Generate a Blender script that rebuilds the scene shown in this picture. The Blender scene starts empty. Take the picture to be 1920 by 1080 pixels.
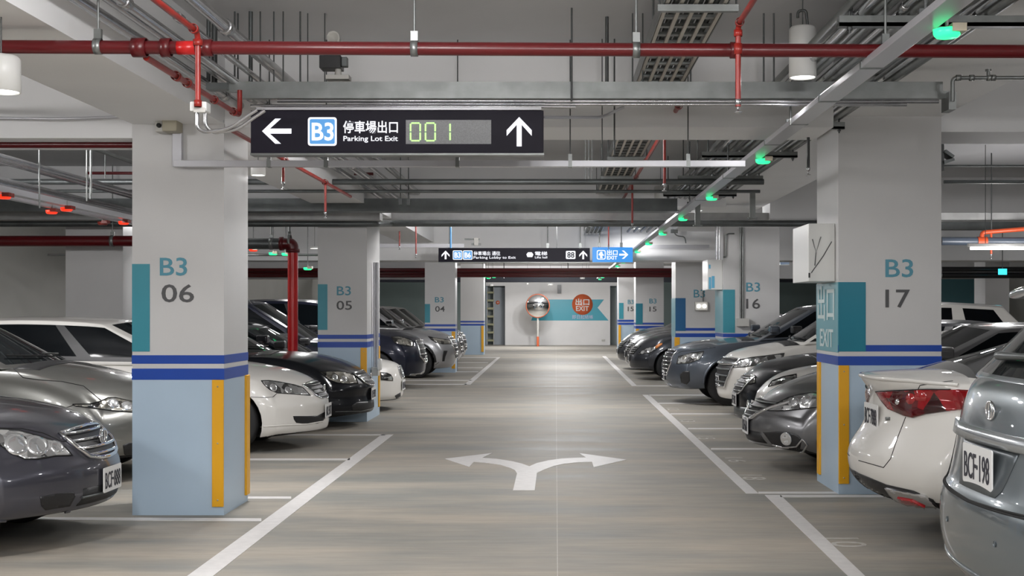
import bpy, bmesh, math, random
from mathutils import Vector, Matrix
from mathutils.bvhtree import BVHTree
from mathutils.geometry import delaunay_2d_cdt
random.seed(7)
SC = bpy.context.scene
COL = SC.collection
# ---------------------------------------------------------------- camera
VX, VY, F, H = 1042.0, 584.0, 2400.0, 1.5
cam_data = bpy.data.cameras.new('camera')
cam_data.sensor_width = 36.0
cam_data.lens = F/1920.0*36.0
cam_data.shift_x = (960.0-VX)/1920.0
cam_data.shift_y = (VY-540.0)/1920.0
cam_data.clip_start = 0.05
cam_data.clip_end = 300
cam = bpy.data.objects.new('camera', cam_data)
cam.location = (0, 0, H)
cam.rotation_euler = (math.pi/2, 0, 0)
COL.objects.link(cam)
SC.camera = cam
# ---------------------------------------------------------------- view
SC.view_settings.view_transform = 'Standard'
SC.view_settings.look = 'None'
SC.view_settings.exposure = 0.0
SC.view_settings.gamma = 1.0
SC.view_settings.use_curve_mapping = False
SC.cycles.max_bounces = 8
SC.cycles.diffuse_bounces = 5
SC.cycles.glossy_bounces = 4
SC.cycles.sample_clamp_indirect = 4.0
# ---------------------------------------------------------------- world
W_ = bpy.data.worlds.new('world'); SC.world = W_
W_.use_nodes = True
W_.node_tree.nodes['Background'].inputs[0].default_value = (0.75, 0.85, 1.0, 1)
W_.node_tree.nodes['Background'].inputs[1].default_value = 0.25
LAMP_W = 40.0      # watts of one hanging can lamp
BATTEN_W = 104.0    # watts of one fluorescent batten
LIGHT_COL = (1.0, 0.988, 0.99)

# ---------------------------------------------------------------- helpers
def P(px, py, d):
    return Vector(((px-VX)*d/F, d, H-(py-VY)*d/F))
def FL(px, py, z=0.0):
    d = F*(H-z)/(py-VY)
    return Vector(((px-VX)*d/F, d, z))
def XX(px, d): return (px-VX)*d/F
def ZZ(py, d): return H-(py-VY)*d/F

MATS = {}
def mat(name, col, rough=0.5, metal=0.0, coat=0.0, emit=None, estr=0.0, nscale=0, namt=0.0, bump=0.0, stretch=(1,1,1), spec=0.5, flake=0.0, crough=0.05):
    if name in MATS: return MATS[name]
    m = bpy.data.materials.new(name); m.use_nodes = True
    nt = m.node_tree; b = nt.nodes['Principled BSDF']
    b.inputs['Base Color'].default_value = (*col, 1)
    b.inputs['Roughness'].default_value = rough
    b.inputs['Metallic'].default_value = metal
    b.inputs['Coat Weight'].default_value = coat
    b.inputs['Coat Roughness'].default_value = crough
    b.inputs['Specular IOR Level'].default_value = spec
    if emit:
        b.inputs['Emission Color'].default_value = (*emit, 1)
        b.inputs['Emission Strength'].default_value = estr
    if nscale:
        tc = nt.nodes.new('ShaderNodeTexCoord')
        mp = nt.nodes.new('ShaderNodeMapping'); mp.inputs['Scale'].default_value = stretch
        nz = nt.nodes.new('ShaderNodeTexNoise'); nz.inputs['Scale'].default_value = nscale; nz.inputs['Detail'].default_value = 5
        nt.links.new(tc.outputs['Object'], mp.inputs[0]); nt.links.new(mp.outputs[0], nz.inputs[0])
        mr = nt.nodes.new('ShaderNodeMapRange')
        mr.inputs[1].default_value = 0.3; mr.inputs[2].default_value = 0.7
        mr.inputs[3].default_value = 1-namt; mr.inputs[4].default_value = 1+namt
        nt.links.new(nz.outputs[0], mr.inputs[0])
        mx = nt.nodes.new('ShaderNodeMix'); mx.data_type = 'RGBA'; mx.blend_type = 'MULTIPLY'
        mx.inputs[0].default_value = 1.0; mx.inputs[6].default_value = (*col, 1)
        nt.links.new(mr.outputs[0], mx.inputs[7])
        nt.links.new(mx.outputs[2], b.inputs['Base Color'])
        if bump:
            bp = nt.nodes.new('ShaderNodeBump'); bp.inputs['Strength'].default_value = bump; bp.inputs['Distance'].default_value = 0.01
            nt.links.new(nz.outputs[0], bp.inputs['Height']); nt.links.new(bp.outputs[0], b.inputs['Normal'])
    MATS[name] = m
    return m

class MB:
    def __init__(s): s.v = []; s.f = []; s.m = []; s.sm = []
    def add(s, vs, fs, mi=0, sm=False):
        o = len(s.v); s.v += [tuple(v) for v in vs]
        for f in fs:
            s.f.append([i+o for i in f]); s.m.append(mi); s.sm.append(sm)
    def box(s, a, b, mi=0):
        x0, x1 = sorted((a[0], b[0])); y0, y1 = sorted((a[1], b[1])); z0, z1 = sorted((a[2], b[2]))
        vs = [(x0,y0,z0),(x1,y0,z0),(x1,y1,z0),(x0,y1,z0),(x0,y0,z1),(x1,y0,z1),(x1,y1,z1),(x0,y1,z1)]
        s.add(vs, [(0,3,2,1),(4,5,6,7),(0,1,5,4),(1,2,6,5),(2,3,7,6),(3,0,4,7)], mi)
    def prism(s, pts, ext, mi=0):
        # pts: planar polygon (3D), ext: vector
        n = len(pts); ext = Vector(ext)
        a = [Vector(p) for p in pts]; b = [p+ext for p in a]
        s.add(a+b, [tuple(range(n))[::-1], tuple(range(n, 2*n))]+[(i, (i+1) % n, n+(i+1) % n, n+i) for i in range(n)], mi)
    def tube(s, pts, r, n=10, mi=0, caps=True, radii=None):
        pts = [Vector(p) for p in pts]; rings = []
        up0 = None
        for i, p in enumerate(pts):
            if i == 0: t = pts[1]-pts[0]
            elif i == len(pts)-1: t = pts[-1]-pts[-2]
            else: t = (pts[i]-pts[i-1]).normalized()+(pts[i+1]-pts[i]).normalized()
            t.normalize()
            if up0 is None:
                up0 = Vector((0,0,1)) if abs(t.z) < 0.9 else Vector((1,0,0))
            a = t.cross(up0)
            if a.length < 1e-4: a = t.cross(Vector((0,1,0)))
            a.normalize(); b = a.cross(t).normalized(); up0 = b
            rr = radii[i] if radii else r
            rings.append([p+(a*math.cos(2*math.pi*k/n)+b*math.sin(2*math.pi*k/n))*rr for k in range(n)])
        vs = [v for ring in rings for v in ring]; fs = []
        for i in range(len(rings)-1):
            for k in range(n):
                fs.append((i*n+k, i*n+(k+1) % n, (i+1)*n+(k+1) % n, (i+1)*n+k))
        s.add(vs, fs, mi, True)
        if caps:
            s.add(rings[0], [tuple(range(n))[::-1]], mi); s.add(rings[-1], [tuple(range(n))], mi)
    def lathe(s, prof, c=(0,0,0), axis='z', n=24, mi=0):
        # prof: list of (r, h)
        c = Vector(c); vs = []; fs = []
        for (r, h) in prof:
            for k in range(n):
                a = 2*math.pi*k/n; x, y = r*math.cos(a), r*math.sin(a)
                if axis == 'z': v = (x, y, h)
                elif axis == 'y': v = (x, h, -y)
                else: v = (h, x, y)
                vs.append(c+Vector(v))
        for i in range(len(prof)-1):
            for k in range(n):
                fs.append((i*n+k, i*n+(k+1) % n, (i+1)*n+(k+1) % n, (i+1)*n+k))
        s.add(vs, fs, mi, True)
    def build(s, name, mats, parent=None, bevel=0):
        me = bpy.data.meshes.new(name); me.from_pydata(s.v, [], s.f); me.update()
        for m in (mats if isinstance(mats, (list, tuple)) else [mats]): me.materials.append(m)
        for p, mi, sm in zip(me.polygons, s.m, s.sm):
            p.material_index = mi; p.use_smooth = sm
        o = bpy.data.objects.new(name, me); COL.objects.link(o)
        if parent: o.parent = parent
        if bevel:
            md = o.modifiers.new('bevel', 'BEVEL'); md.width = bevel; md.segments = 2; md.limit_method = 'ANGLE'
        return o

def empty(name, loc=(0,0,0), rz=0.0):
    o = bpy.data.objects.new(name, None); o.empty_display_size = 0.1
    o.location = loc; o.rotation_euler = (0,0,rz); COL.objects.link(o); return o
def tag(o, label=None, cat=None, group=None, kind=None):
    if label: o['label'] = label
    if cat: o['category'] = cat
    if group: o['group'] = group
    if kind: o['kind'] = kind
    return o
def bx(name, a, b, m, parent=None, bevel=0):
    q = MB(); q.box(a, b); return q.build(name, m, parent, bevel)
def struct(name, a, b, m):
    o = bx(name, a, b, m); o['kind'] = 'structure'; return o
def bend(pts, rad=0.08, n=5):
    """round the corners of a polyline"""
    pts = [Vector(p) for p in pts]; out = [pts[0]]
    for i in range(1, len(pts)-1):
        a, b, c = pts[i-1], pts[i], pts[i+1]
        r = min(rad, (b-a).length*0.45, (c-b).length*0.45)
        p0 = b+(a-b).normalized()*r; p1 = b+(c-b).normalized()*r
        for k in range(n+1):
            t = k/n; out.append(p0*(1-t)**2+b*2*t*(1-t)+p1*t*t)
    out.append(pts[-1]); return out

def text_mesh(txt, w, h, depth=0.002, bold=0.0, narrow=None):
    """mesh data: verts/faces of text fitted in w x h, lower left at origin, XY plane, thickness along +Z"""
    cu = bpy.data.curves.new('t', 'FONT'); cu.body = txt; cu.size = 1.0; cu.extrude = 0.02; cu.offset = bold
    cu.resolution_u = 3
    ob = bpy.data.objects.new('t', cu); COL.objects.link(ob)
    dg = bpy.context.evaluated_depsgraph_get(); dg.update()
    me = bpy.data.meshes.new_from_object(ob.evaluated_get(dg))
    vs = [v.co.copy() for v in me.vertices]; fs = [tuple(p.vertices) for p in me.polygons]
    bpy.data.objects.remove(ob); bpy.data.curves.remove(cu); bpy.data.meshes.remove(me)
    if not vs: return [], []
    x0 = min(v.x for v in vs); x1 = max(v.x for v in vs); y0 = min(v.y for v in vs); y1 = max(v.y for v in vs)
    z0 = min(v.z for v in vs); z1 = max(v.z for v in vs)
    sx = w/(x1-x0); sy = h/(y1-y0)
    return [Vector(((v.x-x0)*sx, (v.y-y0)*sy, (v.z-z0)/(z1-z0)*depth)) for v in vs], fs
def text_on(txt, name, o, ux, uy, w, h, m, parent, depth=0.002, bold=0.0):
    """o = lower-left corner, ux,uy unit axes"""
    vs, fs = text_mesh(txt, w, h, depth, bold)
    ux, uy, o = Vector(ux), Vector(uy), Vector(o); uz = ux.cross(uy)
    q = MB(); q.add([o+ux*v.x+uy*v.y+uz*v.z for v in vs], fs)
    return q.build(name, m, parent)
def poly_on(name, pts, o, ux, uy, m, parent=None, depth=0.002):
    ux, uy, o = Vector(ux), Vector(uy), Vector(o); uz = ux.cross(uy)
    q = MB(); q.prism([o+ux*p[0]+uy*p[1] for p in pts], uz*depth)
    return q.build(name, m, parent)
def front_quad(name, x0, x1, y0, y1, d, m, parent, th=0.003):
    """thin plate on a surface facing the camera at depth d, given in photo pixels"""
    return bx(name, (XX(x0, d), d-th, ZZ(y1, d)), (XX(x1, d), d+0.001, ZZ(y0, d)), m, parent)

# ---------------------------------------------------------------- materials
M = {}
M['plaster'] = mat('white_wall_paint', (0.76, 0.755, 0.75), 0.55, nscale=1.2, namt=0.04)
M['slab'] = mat('ceiling_paint', (0.56, 0.56, 0.57), 0.7, nscale=0.8, namt=0.05)
M['soffit'] = mat('beam_paint', (0.86, 0.86, 0.865), 0.65, nscale=0.8, namt=0.04)
M['colwhite'] = mat('column_white_paint', (0.60, 0.595, 0.59), 0.45, nscale=1.5, namt=0.03)
M['colblue'] = mat('column_light_blue_paint', (0.44, 0.56, 0.68), 0.35, nscale=2, namt=0.03)
M['bandblue'] = mat('band_blue_paint', (0.012, 0.062, 0.36), 0.3)
M['teal_dark'] = mat('teal_dark_paint', (0.010, 0.19, 0.27), 0.3)
M['teal'] = mat('teal_paint', (0.035, 0.26, 0.33), 0.35)
M['teal_lt'] = mat('teal_light_paint', (0.16, 0.38, 0.44), 0.3)
M['navy'] = mat('deep_blue_paint', (0.008, 0.11, 0.27), 0.3)
M['txt_teal'] = mat('lettering_teal', (0.07, 0.27, 0.36), 0.4)
M['txt_grey'] = mat('lettering_grey', (0.07, 0.07, 0.072), 0.4)
M['txt_pale'] = mat('lettering_pale', (0.62, 0.72, 0.72), 0.4)
M['yellow'] = mat('guard_yellow', (0.80, 0.40, 0.012), 0.35)
M['line'] = mat('road_paint_white', (0.70, 0.68, 0.665), 0.5, nscale=14, namt=0.06)
M['line_worn'] = mat('road_paint_worn', (0.52, 0.50, 0.46), 0.5, nscale=20, namt=0.15)
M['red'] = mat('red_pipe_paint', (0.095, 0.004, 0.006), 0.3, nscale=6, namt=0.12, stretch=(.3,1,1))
M['redbright'] = mat('red_riser_paint', (0.55, 0.012, 0.012), 0.28)  # brighter red for the riser and one ring on the main
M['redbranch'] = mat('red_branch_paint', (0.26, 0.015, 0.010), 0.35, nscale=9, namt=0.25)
M['galv'] = mat('galvanised_steel', (0.22, 0.23, 0.225), 0.38, 0.75, nscale=7, namt=0.15)
M['galvdark'] = mat('galvanised_pipe_dark', (0.12, 0.13, 0.13), 0.42, 0.6, nscale=5, namt=0.2)
M['conduit'] = mat('bright_conduit', (0.46, 0.46, 0.47), 0.22, 0.9, nscale=9, namt=0.12)
M['tray'] = mat('tray_enamel', (0.55, 0.55, 0.58), 0.28, 0.25)
M['rod'] = mat('rod_steel', (0.10, 0.105, 0.105), 0.5, 0.6)
M['white'] = mat('white_enamel', (0.72, 0.72, 0.70), 0.35)
M['boxgrey'] = mat('box_grey', (0.50, 0.49, 0.46), 0.45)
M['black'] = mat('black_plastic', (0.012, 0.012, 0.013), 0.35)
M['signface'] = mat('sign_face_dark', (0.012, 0.010, 0.020), 0.5, spec=0.2)
M['glowwhite'] = mat('lit_letter_white', (0.2, 0.2, 0.2), 0.4, emit=(0.93, 0.94, 1.0), estr=1.1)
M['glowblue'] = mat('lit_blue_panel', (0.03, 0.1, 0.2), 0.4, emit=(0.10, 0.36, 0.78), estr=0.85)
M['glowcyan'] = mat('lit_cyan_panel', (0.01, 0.05, 0.1), 0.4, emit=(0.012, 0.27, 0.80), estr=0.95)
M['ledgreen'] = mat('led_green_yellow', (0.3, 0.6, 0.1), 0.4, emit=(0.50, 0.92, 0.30), estr=1.3)
M['ledpanel'] = mat('led_panel_grey', (0.22, 0.22, 0.23), 0.5, emit=(0.3, 0.32, 0.32), estr=0.15, nscale=160, namt=0.2)
M['lampglow'] = mat('lamp_diffuser', (1,1,1), 0.5, emit=(1, 0.98, 0.95), estr=5.0)
M['greenglow'] = mat('indicator_green', (0.05, 0.6, 0.25), 0.35, emit=(0.02, 0.95, 0.30), estr=1.5)
M['redglow'] = mat('indicator_red', (0.6, 0.03, 0.01), 0.35, emit=(1.0, 0.03, 0.008), estr=1.3)
M['redoff'] = mat('indicator_red_unlit', (0.20, 0.02, 0.012), 0.35)
M['cyanglow'] = mat('exit_light_cyan', (0.05, 0.6, 0.7), 0.35, emit=(0.05, 0.75, 0.95), estr=1.5)
M['orange'] = mat('orange_paint', (0.62, 0.13, 0.05), 0.4)
M['ribbon'] = mat('ribbon_teal_paint', (0.045, 0.34, 0.44), 0.4)
M['mirror'] = mat('mirror_glass', (0.85, 0.85, 0.85), 0.015, 1.0)
M['doorgrey'] = mat('door_grey', (0.30, 0.33, 0.36), 0.45)
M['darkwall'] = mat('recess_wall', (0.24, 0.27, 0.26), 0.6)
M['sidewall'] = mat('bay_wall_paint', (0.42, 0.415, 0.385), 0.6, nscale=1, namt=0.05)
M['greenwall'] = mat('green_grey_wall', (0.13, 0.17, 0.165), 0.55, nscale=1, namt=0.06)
M['traypale'] = mat('tray_pale_steel', (0.36, 0.36, 0.355), 0.4, 0.2, nscale=5, namt=0.15)
M['screwgrey'] = mat('screw_steel', (0.5, 0.45, 0.35), 0.4, 0.7)

def floor_mat():
    m = bpy.data.materials.new('polished_concrete'); m.use_nodes = True
    nt = m.node_tree; b = nt.nodes['Principled BSDF']; N = nt.nodes.new; L = nt.links.new
    tc = N('ShaderNodeTexCoord')
    mp = N('ShaderNodeMapping'); mp.inputs['Scale'].default_value = (0.35, 1.3, 1)
    L(tc.outputs['Object'], mp.inputs[0])
    n1 = N('ShaderNodeTexNoise'); n1.inputs['Scale'].default_value = 1.3; n1.inputs['Detail'].default_value = 7; n1.inputs['Roughness'].default_value = 0.62
    L(mp.outputs[0], n1.inputs[0])
    cr = N('ShaderNodeValToRGB'); cr.color_ramp.elements[0].position = 0.36; cr.color_ramp.elements[1].position = 0.66
    cr.color_ramp.elements[0].color = (0.245, 0.245, 0.225, 1); cr.color_ramp.elements[1].color = (0.41, 0.365, 0.305, 1)
    L(n1.outputs[0], cr.inputs[0])
    mp2 = N('ShaderNodeMapping'); mp2.inputs['Scale'].default_value = (0.9, 7, 1)
    L(tc.outputs['Object'], mp2.inputs[0])
    n2 = N('ShaderNodeTexNoise'); n2.inputs['Scale'].default_value = 2.2; n2.inputs['Detail'].default_value = 8; n2.inputs['Roughness'].default_value = 0.7
    L(mp2.outputs[0], n2.inputs[0])
    mr = N('ShaderNodeMapRange'); mr.inputs[1].default_value = 0.3; mr.inputs[2].default_value = 0.7; mr.inputs[3].default_value = 0.90; mr.inputs[4].default_value = 1.10
    L(n2.outputs[0], mr.inputs[0])
    mx = N('ShaderNodeMix'); mx.data_type = 'RGBA'; mx.blend_type = 'MULTIPLY'; mx.inputs[0].default_value = 1
    L(cr.outputs[0], mx.inputs[6]); L(mr.outputs[0], mx.inputs[7]); L(mx.outputs[2], b.inputs['Base Color'])
    mr2 = N('ShaderNodeMapRange'); mr2.inputs[1].default_value = 0.3; mr2.inputs[2].default_value = 0.7; mr2.inputs[3].default_value = 0.50; mr2.inputs[4].default_value = 0.66; b.inputs['Specular IOR Level'].default_value = 0.2
    L(n1.outputs[0], mr2.inputs[0]); L(mr2.outputs[0], b.inputs['Roughness'])
    bp = N('ShaderNodeBump'); bp.inputs['Strength'].default_value = 0.06; bp.inputs['Distance'].default_value = 0.02
    L(n2.outputs[0], bp.inputs['Height']); L(bp.outputs[0], b.inputs['Normal'])
    return m
M['floor'] = floor_mat()

# ================================================================ SETTING
X0, X1, Y0, Y1 = -9.6, 17.0, -4.0, 57.0
SLAB = 3.48
struct('floor', (X0, Y0, -0.2), (X1, Y1, 0.0), M['floor'])
struct('ceiling', (X0, Y0, SLAB), (X1, Y1, SLAB+0.2), M['slab'])
struct('wall_left', (X0-0.2, Y0, 0), (X0, Y1, SLAB), M['sidewall'])
struct('wall_right', (X1, Y0, 0), (X1+0.2, Y1, SLAB), M['sidewall'])
struct('wall_back', (X0, Y0-0.2, 0), (X1, Y0, SLAB), M['plaster'])
# end wall : white centre part between two recesses
D = 57.0
def endwall(n, xa, xb, m, z0=0, z1=SLAB, d0=D, d1=D+0.3):
    return struct(n, (XX(xa, D), d0, z0), (XX(xb, D), d1, z1), m)
struct('wall_end', (XX(947, D), D, 0), (XX(1144, D), D+0.3, SLAB), M['plaster'])
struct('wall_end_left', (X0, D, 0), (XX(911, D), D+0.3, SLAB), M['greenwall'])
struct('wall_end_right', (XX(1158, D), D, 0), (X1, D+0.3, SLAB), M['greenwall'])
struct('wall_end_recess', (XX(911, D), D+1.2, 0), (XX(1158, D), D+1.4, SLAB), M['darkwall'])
struct('trim_1', (XX(911, D), D-0.02, ZZ(536, D)), (XX(947, D), D+1.2, SLAB), M['plaster'])
struct('trim_2', (XX(1144, D), D-0.02, ZZ(536, D)), (XX(1158, D), D+1.2, SLAB), M['plaster'])
# floor of the recesses
struct('floor_recess', (XX(911, D), Y1, -0.2), (XX(1158, D), D+1.4, 0.0), M['floor'])
# beams
def beam(n, a, b, m=None): return struct('trim_%d' % n, a, b, m or M['soffit'])
bl = -3.116; br = -2.441
beam(3, (bl, Y0, 2.88), (br, 25.6, SLAB))
beam(4, (2.32, Y0, 3.10), (3.163, 26.5, SLAB))
beam(5, (X0, 9.45, 2.78), (bl, 10.15, SLAB))
beam(6, (br, 9.45, 2.86), (2.05, 10.15, SLAB))
beam(7, (3.163, 10.55, 2.98), (X1, 11.3, SLAB))
beam(8, (br, 17.45, 2.93), (2.32, 18.1, SLAB))
beam(9, (X0, 17.45, 2.80), (bl, 18.1, SLAB))
beam(10, (3.163, 18.9, 2.85), (X1, 19.6, SLAB))
beam(11, (X0, 25.6, 2.52), (X1, 26.5, SLAB))
beam(12, (X0, 55.6, 2.86), (X1, 56.2, SLAB))
beam(13, (X0, 41.0, 3.05), (X1, 41.6, SLAB))
beam(14, (X0, 1.0, 2.86), (X1, 1.7, SLAB))
beam(15, (5.5, 33.0, 2.35), (X1, 33.6, SLAB))
struct('trim_16', (X0, 33.5, 2.35), (-3.4, 34.1, SLAB), M['soffit'])
# far right partition wall seen beyond the nearest right column
struct('wall_right_inner', (9.5, 40.0, 0), (13.2, 40.25, SLAB), M['teal_lt'])
# floor saw-cut in the middle of the lane
q = MB(); a = FL(1048, 1090); b = FL(1038, 655)
q.box((0.008, 3.0, 0), (0.012, 56.9, 0.0006)); o = q.build('trim_17', M['line_worn']); o['kind'] = 'structure'

# ================================================================ FLOOR PAINT
def paint(name, pts, label, cat='floor marking', m=None, group=None):
    w = [FL(x, y) for x, y in pts]
    q = MB(); q.prism(w if True else w, (0, 0, 0.003))
    return tag(q.build(name, m or M['line']), label, cat, group)
paint('lane_edge_line', [(345,1085),(394,1085),(737.5,815),(716,815)], 'long white painted lane edge line on the floor, left of the forked arrow')
paint('lane_edge_line', [(870,721.3),(882,721.3),(938,670),(932.5,670)], 'far white painted lane edge line in front of the silver crossover on the left')
paint('lane_edge_line', [(1434,928.5),(1463,928.5),(1634,1092),(1602,1092)], 'near right white painted lane edge line beside the white sedan tail')
paint('lane_edge_line', [(1204.5,740.5),(1217,740.5),(1422,925.5),(1399,925.5)], 'white painted lane edge line along the right hand car noses before the numbered column')
paint('lane_edge_line', [(1129,668),(1136,668),(1195,724),(1185,724)], 'farthest right white painted lane edge line beside the two dark sedans')
def stall(x0, x1, y, label, h=None, slope=0.0):
    s = (y-VY)
    h = h or s*0.0155
    paint('stall_line', [(x0, y-h/2),(x1, y-h/2+slope),(x1, y+h/2+slope),(x0, y+h/2)], label)
stall(-420, 490, 970, 'white stall line crossing the floor in front of the 06 column base', 5, 5)
stall(380, 546, 933.5, 'short white stall line on the floor beside the 06 column rear corner', 4)
stall(100, 656, 861.5, 'white stall line on the floor under the near white sedan', 3)
stall(200, 722, 815.6, 'white stall line on the floor under the black sedan nose, left', 2.2)
stall(640, 875, 720.8, 'white stall line closing the far left lane edge line, before the dark crossover', 1.8)
stall(700, 884, 713.3, 'white stall line under the silver crossover nose, nearest to the closing line', 1.4)
stall(760, 897, 697.2, 'white stall line beyond the silver crossover nose', 1.1)
stall(780, 905, 689.5, 'thin far stall line on the left, third before the lane end', 0.9)
stall(780, 915, 680, 'thin far stall line on the left, second before the lane end', 0.8)
stall(780, 932, 670.5, 'farthest thin stall line on the left by the unnumbered column', 0.8)
stall(1463, 1700, 930.5, 'white stall line on the floor in front of the 17 column base', 4)
stall(1422, 1640, 924.2, 'white stall line on the floor beside the 17 column side face', 3.6)
stall(1333, 1640, 841.9, 'white stall line under the mid grey sedan nose on the right', 3)
stall(1290, 1600, 804, 'white stall line under the black sedan nose on the right', 2.4)
stall(1257, 1520, 776.3, 'white stall line under the white people carrier nose', 2)
stall(1233, 1480, 756.3, 'white stall line under the dark grey crossover wheel', 1.8)
stall(1216, 1440, 741, 'white stall line closing the middle right lane edge line', 1.5)
stall(1194, 1400, 723.6, 'white stall line closing the farthest right lane edge line', 1.5)
# forked arrow
AR = [(717,453),(755,292),(735,262),(690,240),(600,212),(480,194),(345,182),(302,231),(70,154),(520,100),(425,146),(560,155),(700,176),(800,200),(872,226),
      (940,196),(1050,170),(1180,152),(1300,146),(1410,142),(1345,101),(1790,163),(1483,235),(1465,184),(1330,188),(1200,202),(1100,224),(1010,258),(943,291),(922,453)]
pts = [(820+x/5.053, 830+y/5.053) for x, y in AR]
paint('direction_arrow', pts, 'white forked arrow painted in the middle of the lane, pointing left and right')
# stall numbers (read from the other side of the lane, stretched along the stall)
def stallnum(txt, px, py, w, h, label):
    a = FL(px, py); d = a.y
    # baseline along depth; digit height runs along X
    hx = w*d/F; wy = FL(px, py-h/2).y-FL(px, py+h/2).y
    vs, fs = text_mesh(txt, wy, hx, 0.002)
    q = MB(); q.add([Vector((a.x-hx/2+v.y, a.y+wy/2-v.x, v.z+0.0003)) for v in vs], fs)
    tag(q.build('stall_number', M['line_worn']), label, 'floor marking')
stallnum('10', 1587, 1017, 66, 17, 'worn stall number painted on the floor beside the white sedan tail')
stallnum('18', 1412, 895, 44, 9, 'worn stall number nearest the 17 column on the floor')
stallnum('16', 1380, 862.5, 34, 8, 'worn stall number under the nose of the mid grey sedan')
stallnum('15', 1323, 821, 32, 5.5, 'worn stall number beside the black sedan nose on the right')
stallnum('13', 1289, 789, 27, 4.5, 'worn stall number beside the white people carrier nose')
stallnum('12', 1262, 767, 22, 3.5, 'worn stall number beside the dark grey crossover nose')
# ================================================================ COLUMNS
def guard(parent, x, y, z0, z1, side, faces, label='yellow corner guard'):
    """angle profile wrapped round the corner (x,y); side=+1 the other face is at +x..."""
    q = MB(); w = 0.085; t = 0.018
    for f in faces:
        if f == 'front': q.box((x if side > 0 else x-w, y-t, z0), (x+w if side > 0 else x, y+0.002, z1))
        else: q.box((x-t if side > 0 else x-0.002, y-t, z0), (x+0.002 if side > 0 else x+t, y+w, z1))
    o = q.build('corner_guard', M['yellow'], parent, 0.004); o['label'] = label
    s = MB()
    for z in (z0+0.05, (z0+z1)/2, z1-0.05):
        s.lathe([(0, -0.004), (0.006, -0.003), (0.007, 0)], (x+(w/2 if side > 0 else -w/2), y-t, z), 'y', 8)
    s.build('screw', M['screwgrey'], o)
def column(label, d, xa, xb, depth, ys, teal, teal_m, txts, side, top=SLAB, guards=(), group=None, sideteal=None, bluebase=True):
    """ys: pixel rows of blue1 top/bottom, blue2 top/bottom on the front face"""
    x0, x1 = XX(xa, d), XX(xb, d)
    r = empty('concrete_column', ((x0+x1)/2, d+depth/2, 0)); tag(r, label, 'column', group)
    inv = Vector(r.location)
    def part(name, a, b, m):
        return bx(name, Vector(a)-inv, Vector(b)-inv, m, r)
    z1t, z1b, z2t, z2b = [ZZ(y, d) for y in ys]
    part('column_shaft', (x0, d, z2b), (x1, d+depth, top), M['colwhite'])
    part('column_base', (x0, d, 0), (x1, d+depth, z2b), M['colblue'])
    e = 0.003
    part('blue_band', (x0-e, d-e, z1b), (x1+e, d+depth+e, z1t), M['bandblue'])
    part('blue_band', (x0-e, d-e, z2b), (x1+e, d+depth+e, z2t), M['bandblue'])
    if teal:
        ta, tb, tc, td = teal
        part('teal_panel', (XX(ta, d), d-2*e, ZZ(td, d)), (XX(tb, d), d+e, ZZ(tc, d)), teal_m)
    if sideteal:
        sc, sd, sm = sideteal
        xs = x0 if side < 0 else x1
        part('side_panel', (xs-2*e, d, ZZ(sd, d)), (xs+2*e, d+depth, ZZ(sc, d)), sm)
    for (t, a, b, c, e2, m) in txts:
        o = text_on(t, 'lettering', Vector((XX(a, d), d-0.001, ZZ(e2, d)))-inv, (1,0,0), (0,0,1), XX(b, d)-XX(a, d), ZZ(c, d)-ZZ(e2, d), m, r, 0.004, 0.008)
    for (gx, gy, ga, gb, gs, gf) in guards:
        guard(r, gx-inv.x, gy-inv.y, ga, gb, gs, gf)
    return r, x0, x1
c6, a6, b6 = column('nearest left column, white over pale blue, numbered 06 in grey', 9.42, 248, 420, 0.73, (666,682,691,712), (248,281,495,659), M['teal'],
   [('B3', 300,351,483,517, M['txt_teal']), ('06', 303,364,533,567, M['txt_grey'])], +1)
d = 9.42
guard(c6, b6-c6.location.x, d-c6.location.y, ZZ(950, d), ZZ(712, d), -1, ('front',))
guard(c6, b6-c6.location.x, d+0.73-0.085-c6.location.y, ZZ(927, 10.1), ZZ(703, 10.1), -1, ('side',))
c5, a5, b5 = column('second left column, numbered 05, behind the red riser pipe', 17.4, 596, 688, 1.25, (627.7,635.4,641,651.5), (596,614,533,618.6), M['teal'],
   [('B3', 631.6,658,536.7,553.8, M['txt_teal']), ('05', 631,660,564,581, M['txt_grey'])], +1,
   guards=[(b5x, 17.4, 0.15, ZZ(652,17.4), -1, ('front',)) for b5x in (XX(688,17.4),)]+[(XX(688,17.4), 18.5, 0.12, 1.0, -1, ('side',))])
column('third left column, numbered 04, behind the silver crossovers', 31.4, 796.6, 853.5, 0.6, (608,612,616,621), (796.6,806.5,570,605), M['teal'],
   [('B3', 815.5,832,557,567, M['txt_teal']), ('04', 816,834,574,584.5, M['txt_grey'])], +1,
   guards=[(XX(853.5,31.4), 31.4, 0.1, ZZ(621.5,31.4), -1, ('front',))])
column('farthest left column, unnumbered, with white upper half beside the stair recess', 44.4, 863.5, 907, 0.8, (601.7,604.7,607.2,610.5), None, None, [], +1,
   guards=[(XX(907,44.4), 44.4, 0.1, ZZ(611,44.4), -1, ('front',))])
c17, a17, b17 = column('nearest right column, numbered 17 in black with a teal exit panel', 10.5, 1572, 1765, 0.86, (647,659,668,685), (1572,1623,529,659), M['teal_dark'],
   [('B3', 1660,1712,486,520, M['txt_teal']), ('17', 1660,1706,543,577, M['txt_grey'])], -1, sideteal=(529,661,M['teal_lt']),
   guards=[(XX(1572,10.5), 10.5, ZZ(907,10.5), ZZ(685,10.5), 1, ('front',)), (XX(1572,10.5), 11.2, ZZ(887,11.3), ZZ(678,11.3), 1, ('side',))])
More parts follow.
